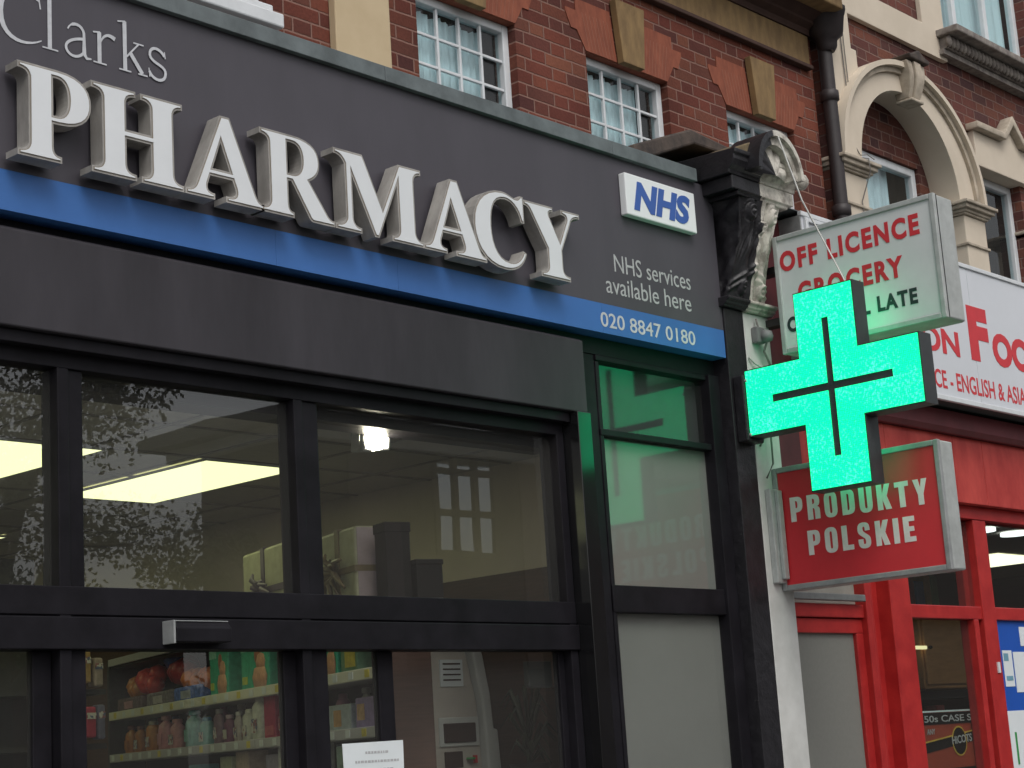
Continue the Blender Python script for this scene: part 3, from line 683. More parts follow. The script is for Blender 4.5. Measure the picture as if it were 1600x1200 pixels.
two('collar', lambda a,b: MB().prism([(.05,3.962),(-.035,3.962),(-.04,3.972),(-.055,3.98),(-.055,3.99),(-.075,4.0),(-.075,4.017),(.05,4.017)], a, b, 'yz'), (7.94,8.42))
two('neck_block', lambda a,b: MB().prism([(.05,4.56),(-.20,4.56),(-.205,4.575),(-.22,4.585),(.05,4.585)], a, b, 'yz'), (7.93,8.42))
two('frieze_block', lambda a,b: MB().box(a,b,-.205,.2,4.587,4.665), (7.88,8.48))
two('cornice_block', lambda a,b: MB().prism([(.3,4.667),(-.208,4.667),(-.212,4.69),(-.235,4.71),(-.25,4.74),(-.25,4.765),(-.262,4.775),(-.262,4.80),(.3,4.83)], a, b, 'yz'), (7.85,8.50))
PX_, PZ_ = 8.205, 4.70
def hood(t0, t1, name, m):
    n = 18
    def el(a, b): return [(PX_+a*math.cos(t0+(t1-t0)*i/n), PZ_+b*math.sin(t0+(t1-t0)*i/n)) for i in range(n+1)]
    for a0, a1, y0, tail in ((.155,.195,-.30,''),(.196,.225,-.325,'_outer')):
        o = obj(name+tail, ring(el(a0,a0*1.12), el(a1,a1*1.12), y0, -.10), m, co); e = o.modifiers.new('e','EDGE_SPLIT'); e.split_angle = R(35)
hood(math.pi*.585, math.pi*1.0, 'black_hood', MT['blackpaint']); hood(0, math.pi*.585, 'cream_hood', MT['creamstone'])
def shell(a0, a1, name, m):
    n, k = 48, 12; vs = []; fs = []
    for i in range(n+1):
        t = a0+(a1-a0)*i/n
        for j in range(k+1):
            r = .158*j/k; fl = .020*abs(math.sin(t*5))*(j/k)
            vs.append((PX_+r*math.cos(t), -.262-.02*(1-(j/k)**2)-fl+.025*(j/k), PZ_+r*1.12*math.sin(t)))
    for i in range(n):
        for j in range(k): fs.append((i*(k+1)+j, (i+1)*(k+1)+j, (i+1)*(k+1)+j+1, i*(k+1)+j+1))
    obj(name, MB().add(vs, fs, True), m, co)
shell(math.pi*.585, math.pi, 'black_shell', MT['blackpaint']); shell(0, math.pi*.585, 'cream_shell', MT['creamstone'])
obj('shell_backing', MB().prism([(8.02,4.70),(8.39,4.70),(8.37,4.80),(8.28,4.88),(8.205,4.90),(8.13,4.88),(8.04,4.80)], -.225, .0), MT['creamstone'], co)
obj('cream_ball', MB().lathe([(.002,-.05),(.028,-.042),(.046,-.015),(.048,.01),(.036,.035),(.002,.048)], (8.52,-.24,4.735), 14), MT['creamstone'], co)
obj('side_coping', MB().prism([(8.46,4.80),(8.66,4.785),(8.66,4.815),(8.46,4.835)], -.2, .40), MT['darkstone'], co)
# mossy ridge running back to the wall
obj('ridge', MB().prism([(7.86,4.802),(8.03,4.87),(8.205,4.955),(8.36,4.88),(8.49,4.802)], -.24, WY-.002), MT['moss'], co, .008)
pc = obj('coping_stone', MB().prism([(7.42,4.765),(7.52,4.765),(7.99,4.95),(8.40,4.95),(8.40,5.00),(7.97,5.035),(7.42,4.825)], .10, .42), MT['darkstone'], None, .012)
tag(pc, 'dark weathered sloping coping stone behind the pediment under the second window', 'coping stone')

# junction box + cables on the white half
jb = thing('junction_box', 'small grey electrical junction box on the white half of the pilaster', 'junction box', (8.24,-.03,3.75))
obj('case', MB().box(8.21,8.285,-.06,-.013,3.785,3.88), MT['greybox'], jb, .01)
obj('connector', MB().lathe([(.012,-.03),(.034,-.02),(.04,.0),(.034,.03),(.012,.04)], (8.27,-.075,3.82), 10), MT['greybox'], jb)
obj('cable', MB().tube([(8.25,-.03,3.93),(8.24,-.04,3.90),(8.255,-.04,3.87)], .006, 6), MT['wire'], jb)
obj('cable', MB().tube([(8.275,-.07,3.79),(8.27,-.05,3.74),(8.30,-.05,3.70),(8.34,-.04,3.66),(8.37,-.02,3.65),(8.39,-.02,3.66)], .007, 6), MT['wire'], jb)
obj('cable', MB().tube([(8.16,-.02,3.70),(8.19,-.03,3.67),(8.25,-.03,3.655),(8.33,-.03,3.65),(8.37,-.1,3.64)], .006, 6), MT['rope'], jb)
obj('cable', MB().tube([(8.19,-.02,3.20),(8.23,-.03,3.26),(8.26,-.05,3.34),(8.24,-.06,3.10),(8.21,-.03,3.02)], .006, 6), MT['wire'], jb)

# ================= GREEN CROSS =================
gc = thing('pharmacy_cross', 'glowing green pharmacy cross projecting from the pilaster on a black bracket', 'lit sign', (8.05,-.6,2.9))
cy, cz, a_, b_ = -.622, 3.408, .177, .532
def cross_pts(a, b): return [(cy-a,cz-b),(cy+a,cz-b),(cy+a,cz-a),(cy+b,cz-a),(cy+b,cz+a),(cy+a,cz+a),(cy+a,cz+b),(cy-a,cz+b),(cy-a,cz+a),(cy-b,cz+a),(cy-b,cz-a),(cy-a,cz-a)]
obj('casing', MB().prism(cross_pts(.185,.540), 8.008, 8.125, 'yz'), MT['led_body'], gc)
# the lit face: cross with a thin dark cross slot; built of four L-shaped LED boards
gslot, ls = .0215, .372
ld = MB()
for sy in (1,-1):
    for sz in (1,-1):
        pts = [(gslot,gslot),(ls,gslot),(ls,0),(b_,0),(b_,a_),(a_,a_),(a_,b_),(0,b_),(0,ls),(gslot,ls)]
        ld.prism([(cy+sy*p[0], cz+sz*p[1]) for p in pts], 8.000, 8.007, 'yz')
        ld.prism([(cy+sy*p[0], cz+sz*p[1]) for p in pts], 8.126, 8.133, 'yz')
obj('led_panel', ld, MT['led'], gc)
obj('bracket', MB().box(7.985,8.14,-.085,-.013,3.20,3.57).box(8.03,8.10,-.13,-.085,3.24,3.50), MT['blackpaint'], gc, .01)
bl = MB()
for z in (3.235,3.535):
    for x in (8.005,): bl.tube([(x,-.086,z),(x,-.098,z)], .010, 8)
obj('bolts', bl, MT['alulight'], gc)
cd_ = tag(obj('support_cord', MB().tube([(8.205,-.31,4.955),(8.16,-.46,4.50),(8.08,-.735,3.945)], .0055, 6), MT['rope'], None), 'thin white cord from the pediment down to the top of the green cross', 'cord')

# ================= OFF LICENCE SIGN =================
def projecting(name, label, X0, X1, ya, yb, za, zb, face_m, frame_m, border, loc):
    t = thing(name, label, 'projecting sign', loc)
    f = MB(); b = border
    # frame ring on the near face + casing
    f.box(X0, X0+.03, yb, yb+b, za, zb).box(X0, X0+.03, ya-b, ya, za, zb).box(X0, X0+.03, yb+b, ya-b, zb-b, zb).box(X0, X0+.03, yb+b, ya-b, za, za+b)
    obj('frame', f, frame_m, t, .005)
    obj('face', MB().box(X0+.010, X0+.022, yb+b, ya-b, za+b, zb-b), face_m, t)
    return t
ol = projecting('grocer_box_sign', 'white box sign with red OFF LICENCE GROCERY wording, upper of the two hanging box signs', 8.30, 8.5, -.15, -1.175, 3.705, 4.385, MT['signface'], MT['alulight'], .030, (8.4,-.66,3.7))
obj('casing', MB().prism([(8.331,-.15),(8.52,-.15),(8.52,-1.15),(8.505,-1.172),(8.331,-1.172)], 3.708, 4.382, 'xy'), MT['alulight'], ol, .008)
obj('lid_joint', MB().box(8.3301,8.334,-1.1765,-1.10,3.71,4.38), MT['grout'], ol)
obj('wall_arm', MB().box(8.37,8.45,-.15,.1,3.9,3.94), MT['pipe'], ol); obj('wall_arm', MB().box(8.37,8.45,-.15,.1,4.2,4.24), MT['pipe'], ol)
fx = 8.3095
text('lettering', 'OFF LICENCE', MT['redink'], ol, side(fx,-.185,4.172,.012), .885, .118, .042, .002, space=1.22)
text('lettering', 'GROCERY', MT['redink'], ol, side(fx,-.285,3.975,.004), .665, .118, .042, .002, space=1.22)
text('lettering', 'OPEN TILL LATE', MT['darktext'], ol, side(fx,-.195,3.822,-.008), .82, .088, .04, .002, space=1.2)

pp = projecting('deli_box_sign', 'red box sign with pale PRODUKTY POLSKIE wording, lower of the two hanging box signs', 8.28, 8.45, .0-.015, -1.05, 2.400, 3.078, MT['signred'], MT['alu'], .030, (8.37,-.5,2.4))
obj('casing', MB().prism([(8.311,-.015),(8.455,-.015),(8.455,-1.02),(8.435,-1.048),(8.311,-1.048)], 2.403, 3.075, 'xy'), MT['alulight'], pp, .008)
obj('wall_bracket', MB().box(8.20,8.279,-.05,-.013,2.44,2.96).box(8.235,8.279,-.075,-.05,2.46,2.95), MT['alulight'], pp, .006)
fx = 8.2895
HG = {
'P': "M 0 0 L .26 0 L .26 .37 L .33 .37 C .55 .37 .62 .5 .62 .69 C .62 .9 .54 1 .33 1 L 0 1 M .26 .83 L .29 .83 C .36 .83 .37 .79 .37 .69 C .37 .58 .35 .54 .29 .54 L .26 .54",
'R': "M 0 0 L .26 0 L .26 .45 C .34 .45 .36 .42 .36 .33 L .36 0 L .61 0 L .61 .33 C .61 .43 .58 .48 .48 .51 C .58 .54 .62 .61 .62 .74 C .62 .92 .52 1 .33 1 L 0 1 M .26 .83 C .34 .83 .37 .81 .37 .73 C .37 .64 .34 .61 .26 .61",
'O': "M .31 -.02 C .06 -.02 0 .12 0 .3 L 0 .7 C 0 .88 .06 1.02 .31 1.02 C .56 1.02 .62 .88 .62 .7 L .62 .3 C .62 .12 .56 -.02 .31 -.02 M .31 .15 C .36 .15 .37 .18 .37 .25 L .37 .75 C .37 .82 .36 .85 .31 .85 C .26 .85 .25 .82 .25 .75 L .25 .25 C .25 .18 .26 .15 .31 .15",
'D': "M 0 0 L .28 0 C .55 0 .62 .1 .62 .33 L .62 .67 C .62 .9 .55 1 .28 1 L 0 1 M .26 .83 C .35 .83 .36 .8 .36 .7 L .36 .3 C .36 .2 .35 .17 .26 .17",
'U': "M 0 1 L 0 .3 C 0 .1 .06 -.02 .31 -.02 C .56 -.02 .62 .1 .62 .3 L .62 1 L .37 1 L .37 .25 C .37 .18 .36 .15 .31 .15 C .26 .15 .25 .18 .25 .25 L .25 1",
'K': "M 0 0 L .25 0 L .25 .4 L .38 0 L .65 0 L .46 .52 L .64 1 L .39 1 L .25 .62 L .25 1 L 0 1",
'T': "M .19 0 L .45 0 L .45 .8 L .64 .8 L .64 1 L 0 1 L 0 .8 L .19 .8",
'Y': "M .2 0 L .45 0 L .45 .4 L .65 1 L .40 1 L .325 .66 L .25 1 L 0 1 L .2 .4",
'L': "M 0 0 L .54 0 L .54 .2 L .26 .2 L .26 1 L 0 1",
'I': "M 0 0 L .26 0 L .26 1 L 0 1",
'E': "M 0 0 L .54 0 L .54 .2 L .26 .2 L .26 .41 L .49 .41 L .49 .6 L .26 .6 L .26 .8 L .53 .8 L .53 1 L 0 1",
'S': "M .58 .68 L .35 .68 L .35 .76 C .35 .82 .34 .85 .29 .85 C .25 .85 .24 .82 .24 .76 C .24 .68 .26 .66 .37 .58 C .54 .47 .6 .42 .6 .27 C .6 .06 .52 -.02 .3 -.02 C .08 -.02 0 .08 0 .27 L 0 .36 L .24 .36 L .24 .23 C .24 .17 .25 .15 .30 .15 C .35 .15 .36 .18 .36 .25 C .36 .35 .34 .37 .23 .44 C .06 .55 0 .6 0 .74 C 0 .94 .08 1.02 .29 1.02 C .52 1.02 .58 .93 .58 .72"}
def spaced(s, X, ya, yb, z, h, m, parent, dz=0):
    W = ya-yb; n = len(s); ws = [.26 if c == 'I' else .56 if c in 'LE' else .63 for c in s]; gap = .22; u = W/(sum(ws)+gap*(n-1)); y = ya
    for c, w_ in zip(s, ws):
        Z = z+dz*(ya-y); me = glyph(HG[c], .5, 0, u, h)
        obj('lettering', mesh_to_mb(me, lambda a,b,d: (X-(d+.5)*.002, y-a, Z+b)), m, parent); y -= (w_+gap)*u
prl = mat('pale_lettering', (.76,.72,.69), .6, .1, 12)
spaced('PRODUKTY', fx, -.112, -.955, 2.768, .135, prl, pp, -.02)
spaced('POLSKIE', fx, -.205, -.865, 2.575, .133, prl, pp, -.008)

# ================= GROCERY FASCIA =================
gf = thing('grocery_fascia', 'white grocery fascia sign with large red capital letters on the right', 'shop sign', (11,-.0,3.66))
pn = MB(); xs = [8.712,10.70,12.7,14.0]
for a,b in zip(xs, xs[1:]): pn.box(a+.0015,b-.0015,-.10,-.09,3.69,4.605)
obj('panel', pn, MT['whitesign'], gf)
obj('backing', MB().box(8.712,14,-.089,.30,3.665,4.61), MT['grout'], gf)
obj('end_plate', MB().box(8.70,8.711,-.10,.30,3.665,4.61), MT['alu'], gf)
obj('trim', MB().box(8.70,14,-.112,-.085,3.655,3.689).box(8.70,14,-.112,-.085,4.606,4.635), MT['white'], gf, .004)
obj('flashing', MB().prism([(-.085,4.637),(-.085,4.642),(.44,4.70),(.44,4.637)], 8.45, 14, 'yz'), MT['coping'], gf)
obj('letter_box_frame', MB().box(8.735,8.765,-.118,-.1005,4.40,4.60).box(8.765,9.2,-.118,-.1005,4.575,4.60), MT['white'], gf, .003)
text('lettering', 'LONDON', MT['redink'], gf, front(9.06,-.1005,3.968), 1.42, .17, .03, .002)
text('lettering', 'F', MT['redink'], gf, front(10.635,-.1005,3.975), .27, .375, .06, .002)
text('lettering', 'OOD', MT['redink'], gf, front(10.95,-.1005,3.975), .80, .235, .05, .002)
text('small_lettering', 'LTD', MT['darktext'], gf, front(10.22,-.1005,4.185), .21, .062, 0, .001)
text('tagline_lettering', 'OFF LICENCE - ENGLISH & ASIAN', MT['redink'], gf, front(9.46,-.1005,3.735), 1.99, .122, .015, .001)

# ================= GROCERY SHOPFRONT =================
gs = thing('grocery_shopfront', 'red painted timber grocery shopfront with tall door frames and glazing', 'shopfront', (11,.2,0))
obj('upper_board', MB().box(8.402,8.705,.05,.2,3.05,4.62), MT['maroon'], gs)
obj('shutter_box', MB().prism([(.38,3.50),(.06,3.50),(.03,3.53),(.03,3.64),(.38,3.653)], 8.402, 14, 'yz'), MT['maroon'], gs)
rbp = MB(); xs = [8.71,9.75,10.62,11.02,12.5,14]
for a,b in zip(xs, xs[1:]): rbp.box(a+.0015,b-.0015,.10,.35,3.055,3.498)
obj('red_board', rbp, MT['redfade'], gs, .004)
obj('head_rail', MB().box(8.402,14,.16,.30,2.965,3.053), MT['red'], gs, .005)
fr = MB()
fr.box(9.43,9.49,.16,.28,0,2.963).box(9.49,9.56,.19,.28,0,2.963)            # door case
fr.box(8.402,9.43,.18,.27,2.29,2.37)
fr.box(9.73,9.97,.165,.28,0,2.963)                                         # main post
fr.box(9.97,14,.175,.27,2.30,2.385)
fr.box(10.775,10.835,.17,.28,0,2.30).box(10.90,11.075,.165,.28,0,2.963)
fr.box(8.402,8.45,.19,.27,0,2.963)
obj('frame', fr, MT['red'], gs, .006)
obj('recess_jamb', MB().box(9.56,9.73,.26,.30,0,2.963).box(10.835,10.90,.25,.30,0,2.963), MT['red'], gs)
obj('door_closer', MB().box(8.47,9.40,.14,.179,2.385,2.425), MT['greybox'], gs, .005)
obj('side_door_frame', MB().box(8.45,9.43,.20,.26,2.20,2.285).box(9.35,9.43,.20,.26,0,2.2), MT['red'], gs, .005)
obj('side_door_panel', MB().box(8.45,9.35,.225,.245,.1,2.2), MT['redfrost'], gs)
obj('side_top_panel', MB().box(8.45,9.43,.235,.245,2.37,2.963), mat('top_panel_grey', (.30,.28,.25), .7), gs)
obj('glass', MB().box(9.97,10.90,.22,.226,.1,2.30).box(9.97,10.90,.22,.226,2.385,2.963).box(11.075,14,.22,.226,2.385,2.963), MT['glassR'], gs)
obj('latch', MB().box(11.0,11.03,.155,.166,1.95,2.02), MT['white'], gs)
bp_ = thing('blue_window_board', 'blue shop window board with white notices and a white card', 'poster', (11.8,.24,1))
obj('board', MB().box(11.076,14,.20,.212,.3,2.299), MT['posterblue'], bp_)
obj('notice', MB().box(11.16,11.29,.197,.1995,1.86,2.10).box(11.31,11.7,.197,.1995,1.82,2.09), MT['paper'], bp_)
obj('notice_patch', MB().box(11.17,11.235,.195,.1968,2.03,2.08).box(11.18,11.27,.195,.1968,1.90,1.93), mat('notice_teal', (.15,.32,.42)), bp_)
obj('white_card', MB().prism([(11.125,.4),(13.5,.4),(13.5,1.70),(11.14,1.70),(11.125,1.685)], .197, .1995), MT['paper'], bp_)
obj('green_bar', MB().box(11.20,11.225,.195,.1968,1.35,1.56), MT['green'], bp_)
obj('top_label', MB().box(11.44,11.9,.197,.1995,2.13,2.26), MT['paper'], bp_)

# grocery interior
struct('grocery_floor', MB().box(8.5,20,.3,7,-.1,.0), MT['infloor'])
struct('grocery_ceiling', MB().box(8.5,20,.31,7,3.35,3.42), MT['inceil'])
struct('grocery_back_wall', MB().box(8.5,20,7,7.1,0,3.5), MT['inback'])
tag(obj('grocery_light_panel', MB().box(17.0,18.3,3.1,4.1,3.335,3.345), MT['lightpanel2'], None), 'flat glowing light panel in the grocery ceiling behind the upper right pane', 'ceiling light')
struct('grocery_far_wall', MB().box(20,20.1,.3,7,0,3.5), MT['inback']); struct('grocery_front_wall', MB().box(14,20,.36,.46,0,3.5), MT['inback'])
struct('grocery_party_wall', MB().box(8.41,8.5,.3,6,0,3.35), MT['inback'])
for i, (x, y) in enumerate(((14.68,2.06),(15.32,2.06))):
    tag(obj('downlight', MB().lathe([(.13,0),(.13,-.01),(.13,-.03)], (x,y,3.345), 20), MT['spot'], None), ['round white downlight in the grocery ceiling, left of the two','round white downlight in the grocery ceiling, right of the two'][i], 'ceiling light', 'round ceiling lights in the grocery')
cbt = thing('wood_cabinet', 'orange brown wooden cabinet hanging inside the grocery doorway', 'cabinet', (12.9,1.5,1.95))
obj('carcass', MB().box(12.4,13.4,1.50,1.9,1.92,2.52), MT['wood'], cbt, .01)
obj('cabinet_door', MB().box(12.42,13.38,1.478,1.498,1.95,2.49), MT['wood'], cbt, .01)
obj('knob', MB().lathe([(.006,0),(.018,.01),(.018,.02),(.004,.028)], (12.47,1.46,2.22), 10), MT['pipe'], cbt)
gshelf = thing('grocery_shelf_unit', 'dim shelves of goods seen through the grocery door', 'shelving', (11.2,.9,1.2))
sb = MB().box(11.0,13.9,1.95,2.0,.2,2.9)
for z in (1.15,1.5,1.85,2.2,2.55): sb.box(11.0,13.9,1.6,1.95,z,z+.03)
obj('shelving', sb, MT['shelfback'], gshelf)
gm = [mat('goods_%d'%i, c, .5, .15, 14) for i, c in enumerate([(.35,.35,.33),(.25,.05,.05),(.05,.15,.3),(.35,.25,.08),(.10,.22,.10)])]
k_ = 0; seen_ = set()
for z in (1.18,1.53,1.88,2.23,2.58):
    x = 11.05
    while x < 13.8:
        w_ = random.uniform(.09,.17); h = random.uniform(.12,.27)
        if ((z == 1.53 and 12.2 < x < 13.4) or (z == 2.58 and x > 12.3)) and (z, k_%5) not in seen_:
            seen_.add((z, k_%5))
            o = tag(obj('grocery_packet', MB().box(x,x+w_*.9,1.64,1.74,z,z+h), gm[k_%5], None, .01), 'dim %s packet on the %s shelf behind the grocery glass' % (['pale grey','dark red','dark blue','ochre','dark green'][k_%5], 'lower' if z < 2 else 'top'), 'packet', 'packets on the grocery shelves')
        x += w_; k_ += 1
pk = thing('grocery_display', 'dim display of plants and packs on a high shelf behind the upper right pane', 'display', (15.5,2.6,2.2))
obj('high_shelf', MB().box(14.2,18.2,2.6,3.0,2.30,2.33).box(14.2,18.2,3.0,3.05,.2,3.0), MT['shelfback'], pk)
random.seed(9); x = 14.3
for i in range(16):
    w_ = random.uniform(.12,.22); h = random.uniform(.15,.42)
    obj('pack', MB().box(x,x+w_,2.65,2.8,2.331,2.331+h), gm[i%5], pk, .01); x += w_+.03
fm_ = MB()
for i in range(40):
    a = random.uniform(0,6.28); c = (15.9+random.uniform(-.25,.25),2.55,2.45+random.uniform(0,.22)); fm_.lathe([(.003,-.02),(.035,0),(.02,.03),(.003,.04)], c, 6)
obj('flower_heads', fm_, mat('pale_flowers', (.45,.48,.30), .8), pk)
tb = thing('tube_light', 'short yellowish strip light glowing deep inside the grocery doorway', 'ceiling light', (12.3,1.5,2.1))
obj('tube', MB().box(12.22,12.42,1.46,1.49,2.22,2.245), emis('strip_light', (1,.9,.5), 1.2), tb)
# poster on the grocery door
def offer(z0, label):
    p = thing('offer_poster', label, 'poster', (10.5,.3,z0), 'case offer posters in the grocery door')
    obj('sheet', MB().box(10.14,10.90,.285,.292,z0,z0+.36), MT['posterorange'], p)
    obj('heading_strip', MB().box(10.155,10.90,.281,.2845,z0+.275,z0+.348), MT['cardblack'], p)
    obj('border', MB().box(10.135,10.148,.279,.2848,z0-.005,z0+.365).box(10.148,10.90,.279,.2848,z0+.352,z0+.362), MT['paper'], p)
    text('heading_lettering', '50s CASE SALE', MT['palegrey'], p, front(10.18,.2805,z0+.29), .82, .042, .01, .001)
    obj('slanted_band', MB().prism([(10.155,z0+.10),(10.90,z0+.17),(10.90,z0+.23),(10.155,z0+.16)], .281, .2845), MT['cardblack'], p)
    cy_ = cm('badge_yellow', (.42,.28,.04))
    obj('band_edges', MB().prism([(10.155,z0+.162),(10.90,z0+.232),(10.90,z0+.240),(10.155,z0+.170)], .2805,.2843), cy_, p)
    obj('badge_ring', MB().prism([(10.60+.095*math.cos(t*math.pi/12), z0+.165+.095*math.sin(t*math.pi/12)) for t in range(24)], .2798, .2812), cy_, p)
    obj('round_badge', MB().prism([(10.60+.085*math.cos(t*math.pi/12), z0+.165+.085*math.sin(t*math.pi/12)) for t in range(24)], .2785, .2797), MT['cardblack'], p)
    text('badge_lettering', 'HiCOTS', MT['palegrey'], p, front(10.50,.2783,z0+.145,.05), .26, .05, .02, .001)
    text('small_lettering', 'ANY', MT['palegrey'], p, front(10.20,.2805,z0+.215), .10, .035, .01, .001)
    return p
offer(1.365, 'upper of two orange and black offer posters behind the grocery door glass'); offer(.97, 'lower of two orange and black offer posters behind the grocery door glass')

# ================= PHARMACY INTERIOR =================
struct('interior_floor', MB().box(.5,7.3,.3,9,-.02,.02), MT['infloor'])
struct('interior_ceiling', MB().box(.5,7.42,.25,9,3.205,3.26), MT['inceil'])
gd = MB()
for i in range(12): gd.box(.6+i*.625-.012+.01, .6+i*.625+.012+.01, .3, 9, 3.198, 3.2045)
for j in range(14): gd.box(.5, 7.3, .42+j*.625-.012, .42+j*.625+.012, 3.1975, 3.2042)
gd_o = struct('ceiling_grid', gd, mat('ceiling_grid_metal', (.30,.28,.25), .7))
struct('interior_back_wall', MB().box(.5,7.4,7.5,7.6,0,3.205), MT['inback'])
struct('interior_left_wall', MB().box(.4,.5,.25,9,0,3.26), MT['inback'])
struct('interior_side_wall', MB().box(7.30,7.42,.25,9,2.60,3.204), MT['inwall'])
struct('interior_lower_wall', MB().box(7.28,7.42,.25,9,0,2.598), MT['slat'])
k_ = 0
for x, y, lb in ((5.67,1.66,'square glowing ceiling panel light seen above the middle doors'),(4.42,1.66,'glowing ceiling panel light cut by the left edge of the photo'),(5.67,4.5,'glowing ceiling panel light deep in the shop behind the nearer one'),(4.42,4.5,'small bright sliver of a ceiling panel light low at the left edge')):
    t = thing('ceiling_light', lb, 'ceiling light', (x+.3,y+.6,3.17), 'panel lights in the pharmacy ceiling')
    obj('diffuser', MB().box(x,x+.62,y,y+1.28,3.185,3.192), MT['lightpanel'], t)
    obj('frame', MB().box(x-.008,x,y-.008,y+1.288,3.184,3.1974).box(x+.62,x+.628,y-.008,y+1.288,3.184,3.1974).box(x,x+.62,y-.008,y,3.184,3.1974).box(x,x+.62,y+1.28,y+1.288,3.184,3.1974), MT['white'], t)
for i, (x, y) in enumerate(((3.17,1.66),(1.92,1.66),(3.17,4.5),(1.92,4.5),(.67,1.66),(.67,4.5))):  # extra panels out of view, added only to brighten the interior
    t = thing('ceiling_light', 'unseen ceiling panel added to brighten the shop, beyond the left edge of the view, %s' % ('front row, first','front row, second','back row, first','back row, second','front row, last','back row, last')[i], 'ceiling light', (x+.3,y+.6,3.17), 'panel lights in the pharmacy ceiling')
    obj('diffuser', MB().box(x,x+.62,y,y+1.28,3.185,3.192), MT['lightpanel'], t)
fl = thing('floodlight', 'small lit halogen floodlight hanging from the ceiling behind the glass', 'lamp', (5.66,.40,3.1))
FX, FY, FZ = 5.66, .40, 3.085
obj('lamp_head', MB().prism([(FX-.07,FZ-.055),(FX+.085,FZ-.04),(FX+.10,FZ+.045),(FX-.06,FZ+.055)], FY+.03, FY+.10), MT['machgrey'], fl, .008)
obj('reflector_rim', ring([(FX-.06,FZ-.045),(FX+.075,FZ-.03),(FX+.09,FZ+.035),(FX-.05,FZ+.045),(FX-.06,FZ-.045)], [(FX-.075,FZ-.06),(FX+.09,FZ-.045),(FX+.105,FZ+.05),(FX-.065,FZ+.06),(FX-.075,FZ-.06)], FY+.0, FY+.03), MT['white'], fl)
obj('lamp_glass', MB().lathe([(.002,-.055),(.035,-.046),(.055,-.022),(.06,.0),(.055,.022),(.035,.046),(.002,.055)], (FX-.01,FY+.01,FZ), 18), MT['flood'], fl)
obj('lamp_bracket', MB().box(FX-.015,FX+.015,FY+.05,FY+.08,FZ+.056,3.204), MT['white'], fl)

# display gondola, at an angle to the shop front
GO = Vector((5.7,.5,0)); TH = R(17.9)
es = Vector((math.sin(TH),math.cos(TH),0)); et = Vector((math.cos(TH),-math.sin(TH),0))
def GP(s, t, z): return GO+es*s+et*t+Vector((0,0,z))
go = thing('display_shelving', 'tall angled run of shop shelves with cream edges full of toiletries', 'shelving', (5.7,.5,0), rz=-TH)
L_ = 4.02
def gl(name, mb, m): return obj(name, mb, m, go, .003, local=True)
gl('back_panel', MB().box(.242,.26,0,L_,0,2.328), MT['shelfback'])
gl('end_panel', MB().box(0,.24,L_+.001,L_+.04,0,2.39), MT['shelfback'])
gl('shelf', MB().box(.012,.238,.0,L_,2.000,2.045), MT['shelfgrey']); gl('shelf', MB().box(.012,.238,.0,L_,1.735,1.775), MT['shelfgrey'])
gl('shelf', MB().box(.012,.238,.0,L_,1.45,1.49), MT['shelfgrey']); gl('top_board', MB().box(.012,.36,.0,L_,2.33,2.36), MT['shelfback']); gl('near_end_panel', MB().box(.0,.262,-.03,-.002,0,2.329), MT['slat']); gl('price_rail', MB().box(-.004,.010,1.52,L_,2.345,2.39), MT['shelfgrey'])
gl('shelf', MB().box(.012,.238,.0,L_,1.1,1.14), MT['shelfgrey'])
gl('price_rail', MB().box(-.004,.010,1.52,L_,2.00,2.052).box(-.004,.010,.0,1.515,2.00,2.052), MT['shelf'])
gl('price_rail', MB().box(-.004,.010,1.52,L_,1.735,1.785).box(-.004,.010,.0,1.515,1.735,1.785), MT['shelfgrey'])
def printed(name, cols, scale=22):
    m, t, b = newmat(name)
    g = t.nodes.new('ShaderNodeTexCoord'); v = t.nodes.new('ShaderNodeTexVoronoi'); v.inputs['Scale'].default_value = scale; v.distance = 'CHEBYCHEV'
    o_ = t.nodes.new('ShaderNodeObjectInfo'); ad = t.nodes.new('ShaderNodeVectorMath'); ad.operation = 'ADD'
    t.links.new(g.outputs['Object'], ad.inputs[0]); t.links.new(o_.outputs['Location'], ad.inputs[1]); t.links.new(ad.outputs[0], v.inputs['Vector'])
    sp_ = t.nodes.new('ShaderNodeSeparateColor'); t.links.new(v.outputs['Color'], sp_.inputs[0])
    cr = t.nodes.new('ShaderNodeValToRGB'); cr.color_ramp.interpolation = 'CONSTANT'
    while len(cr.color_ramp.elements) < len(cols): cr.color_ramp.elements.new(.5)
    for i, c in enumerate(cols): cr.color_ramp.elements[i].position = i/len(cols); cr.color_ramp.elements[i].color = (*c, 1)
    t.links.new(sp_.outputs[0], cr.inputs[0]); t.links.new(cr.outputs[0], b.inputs['Base Color']); b.inputs['Roughness'].default_value = .4
    return m
MT['label_pale'] = printed('label_print', [(.62,.60,.56),(.55,.53,.5),(.30,.12,.14),(.60,.58,.55),(.12,.14,.25)], 60)
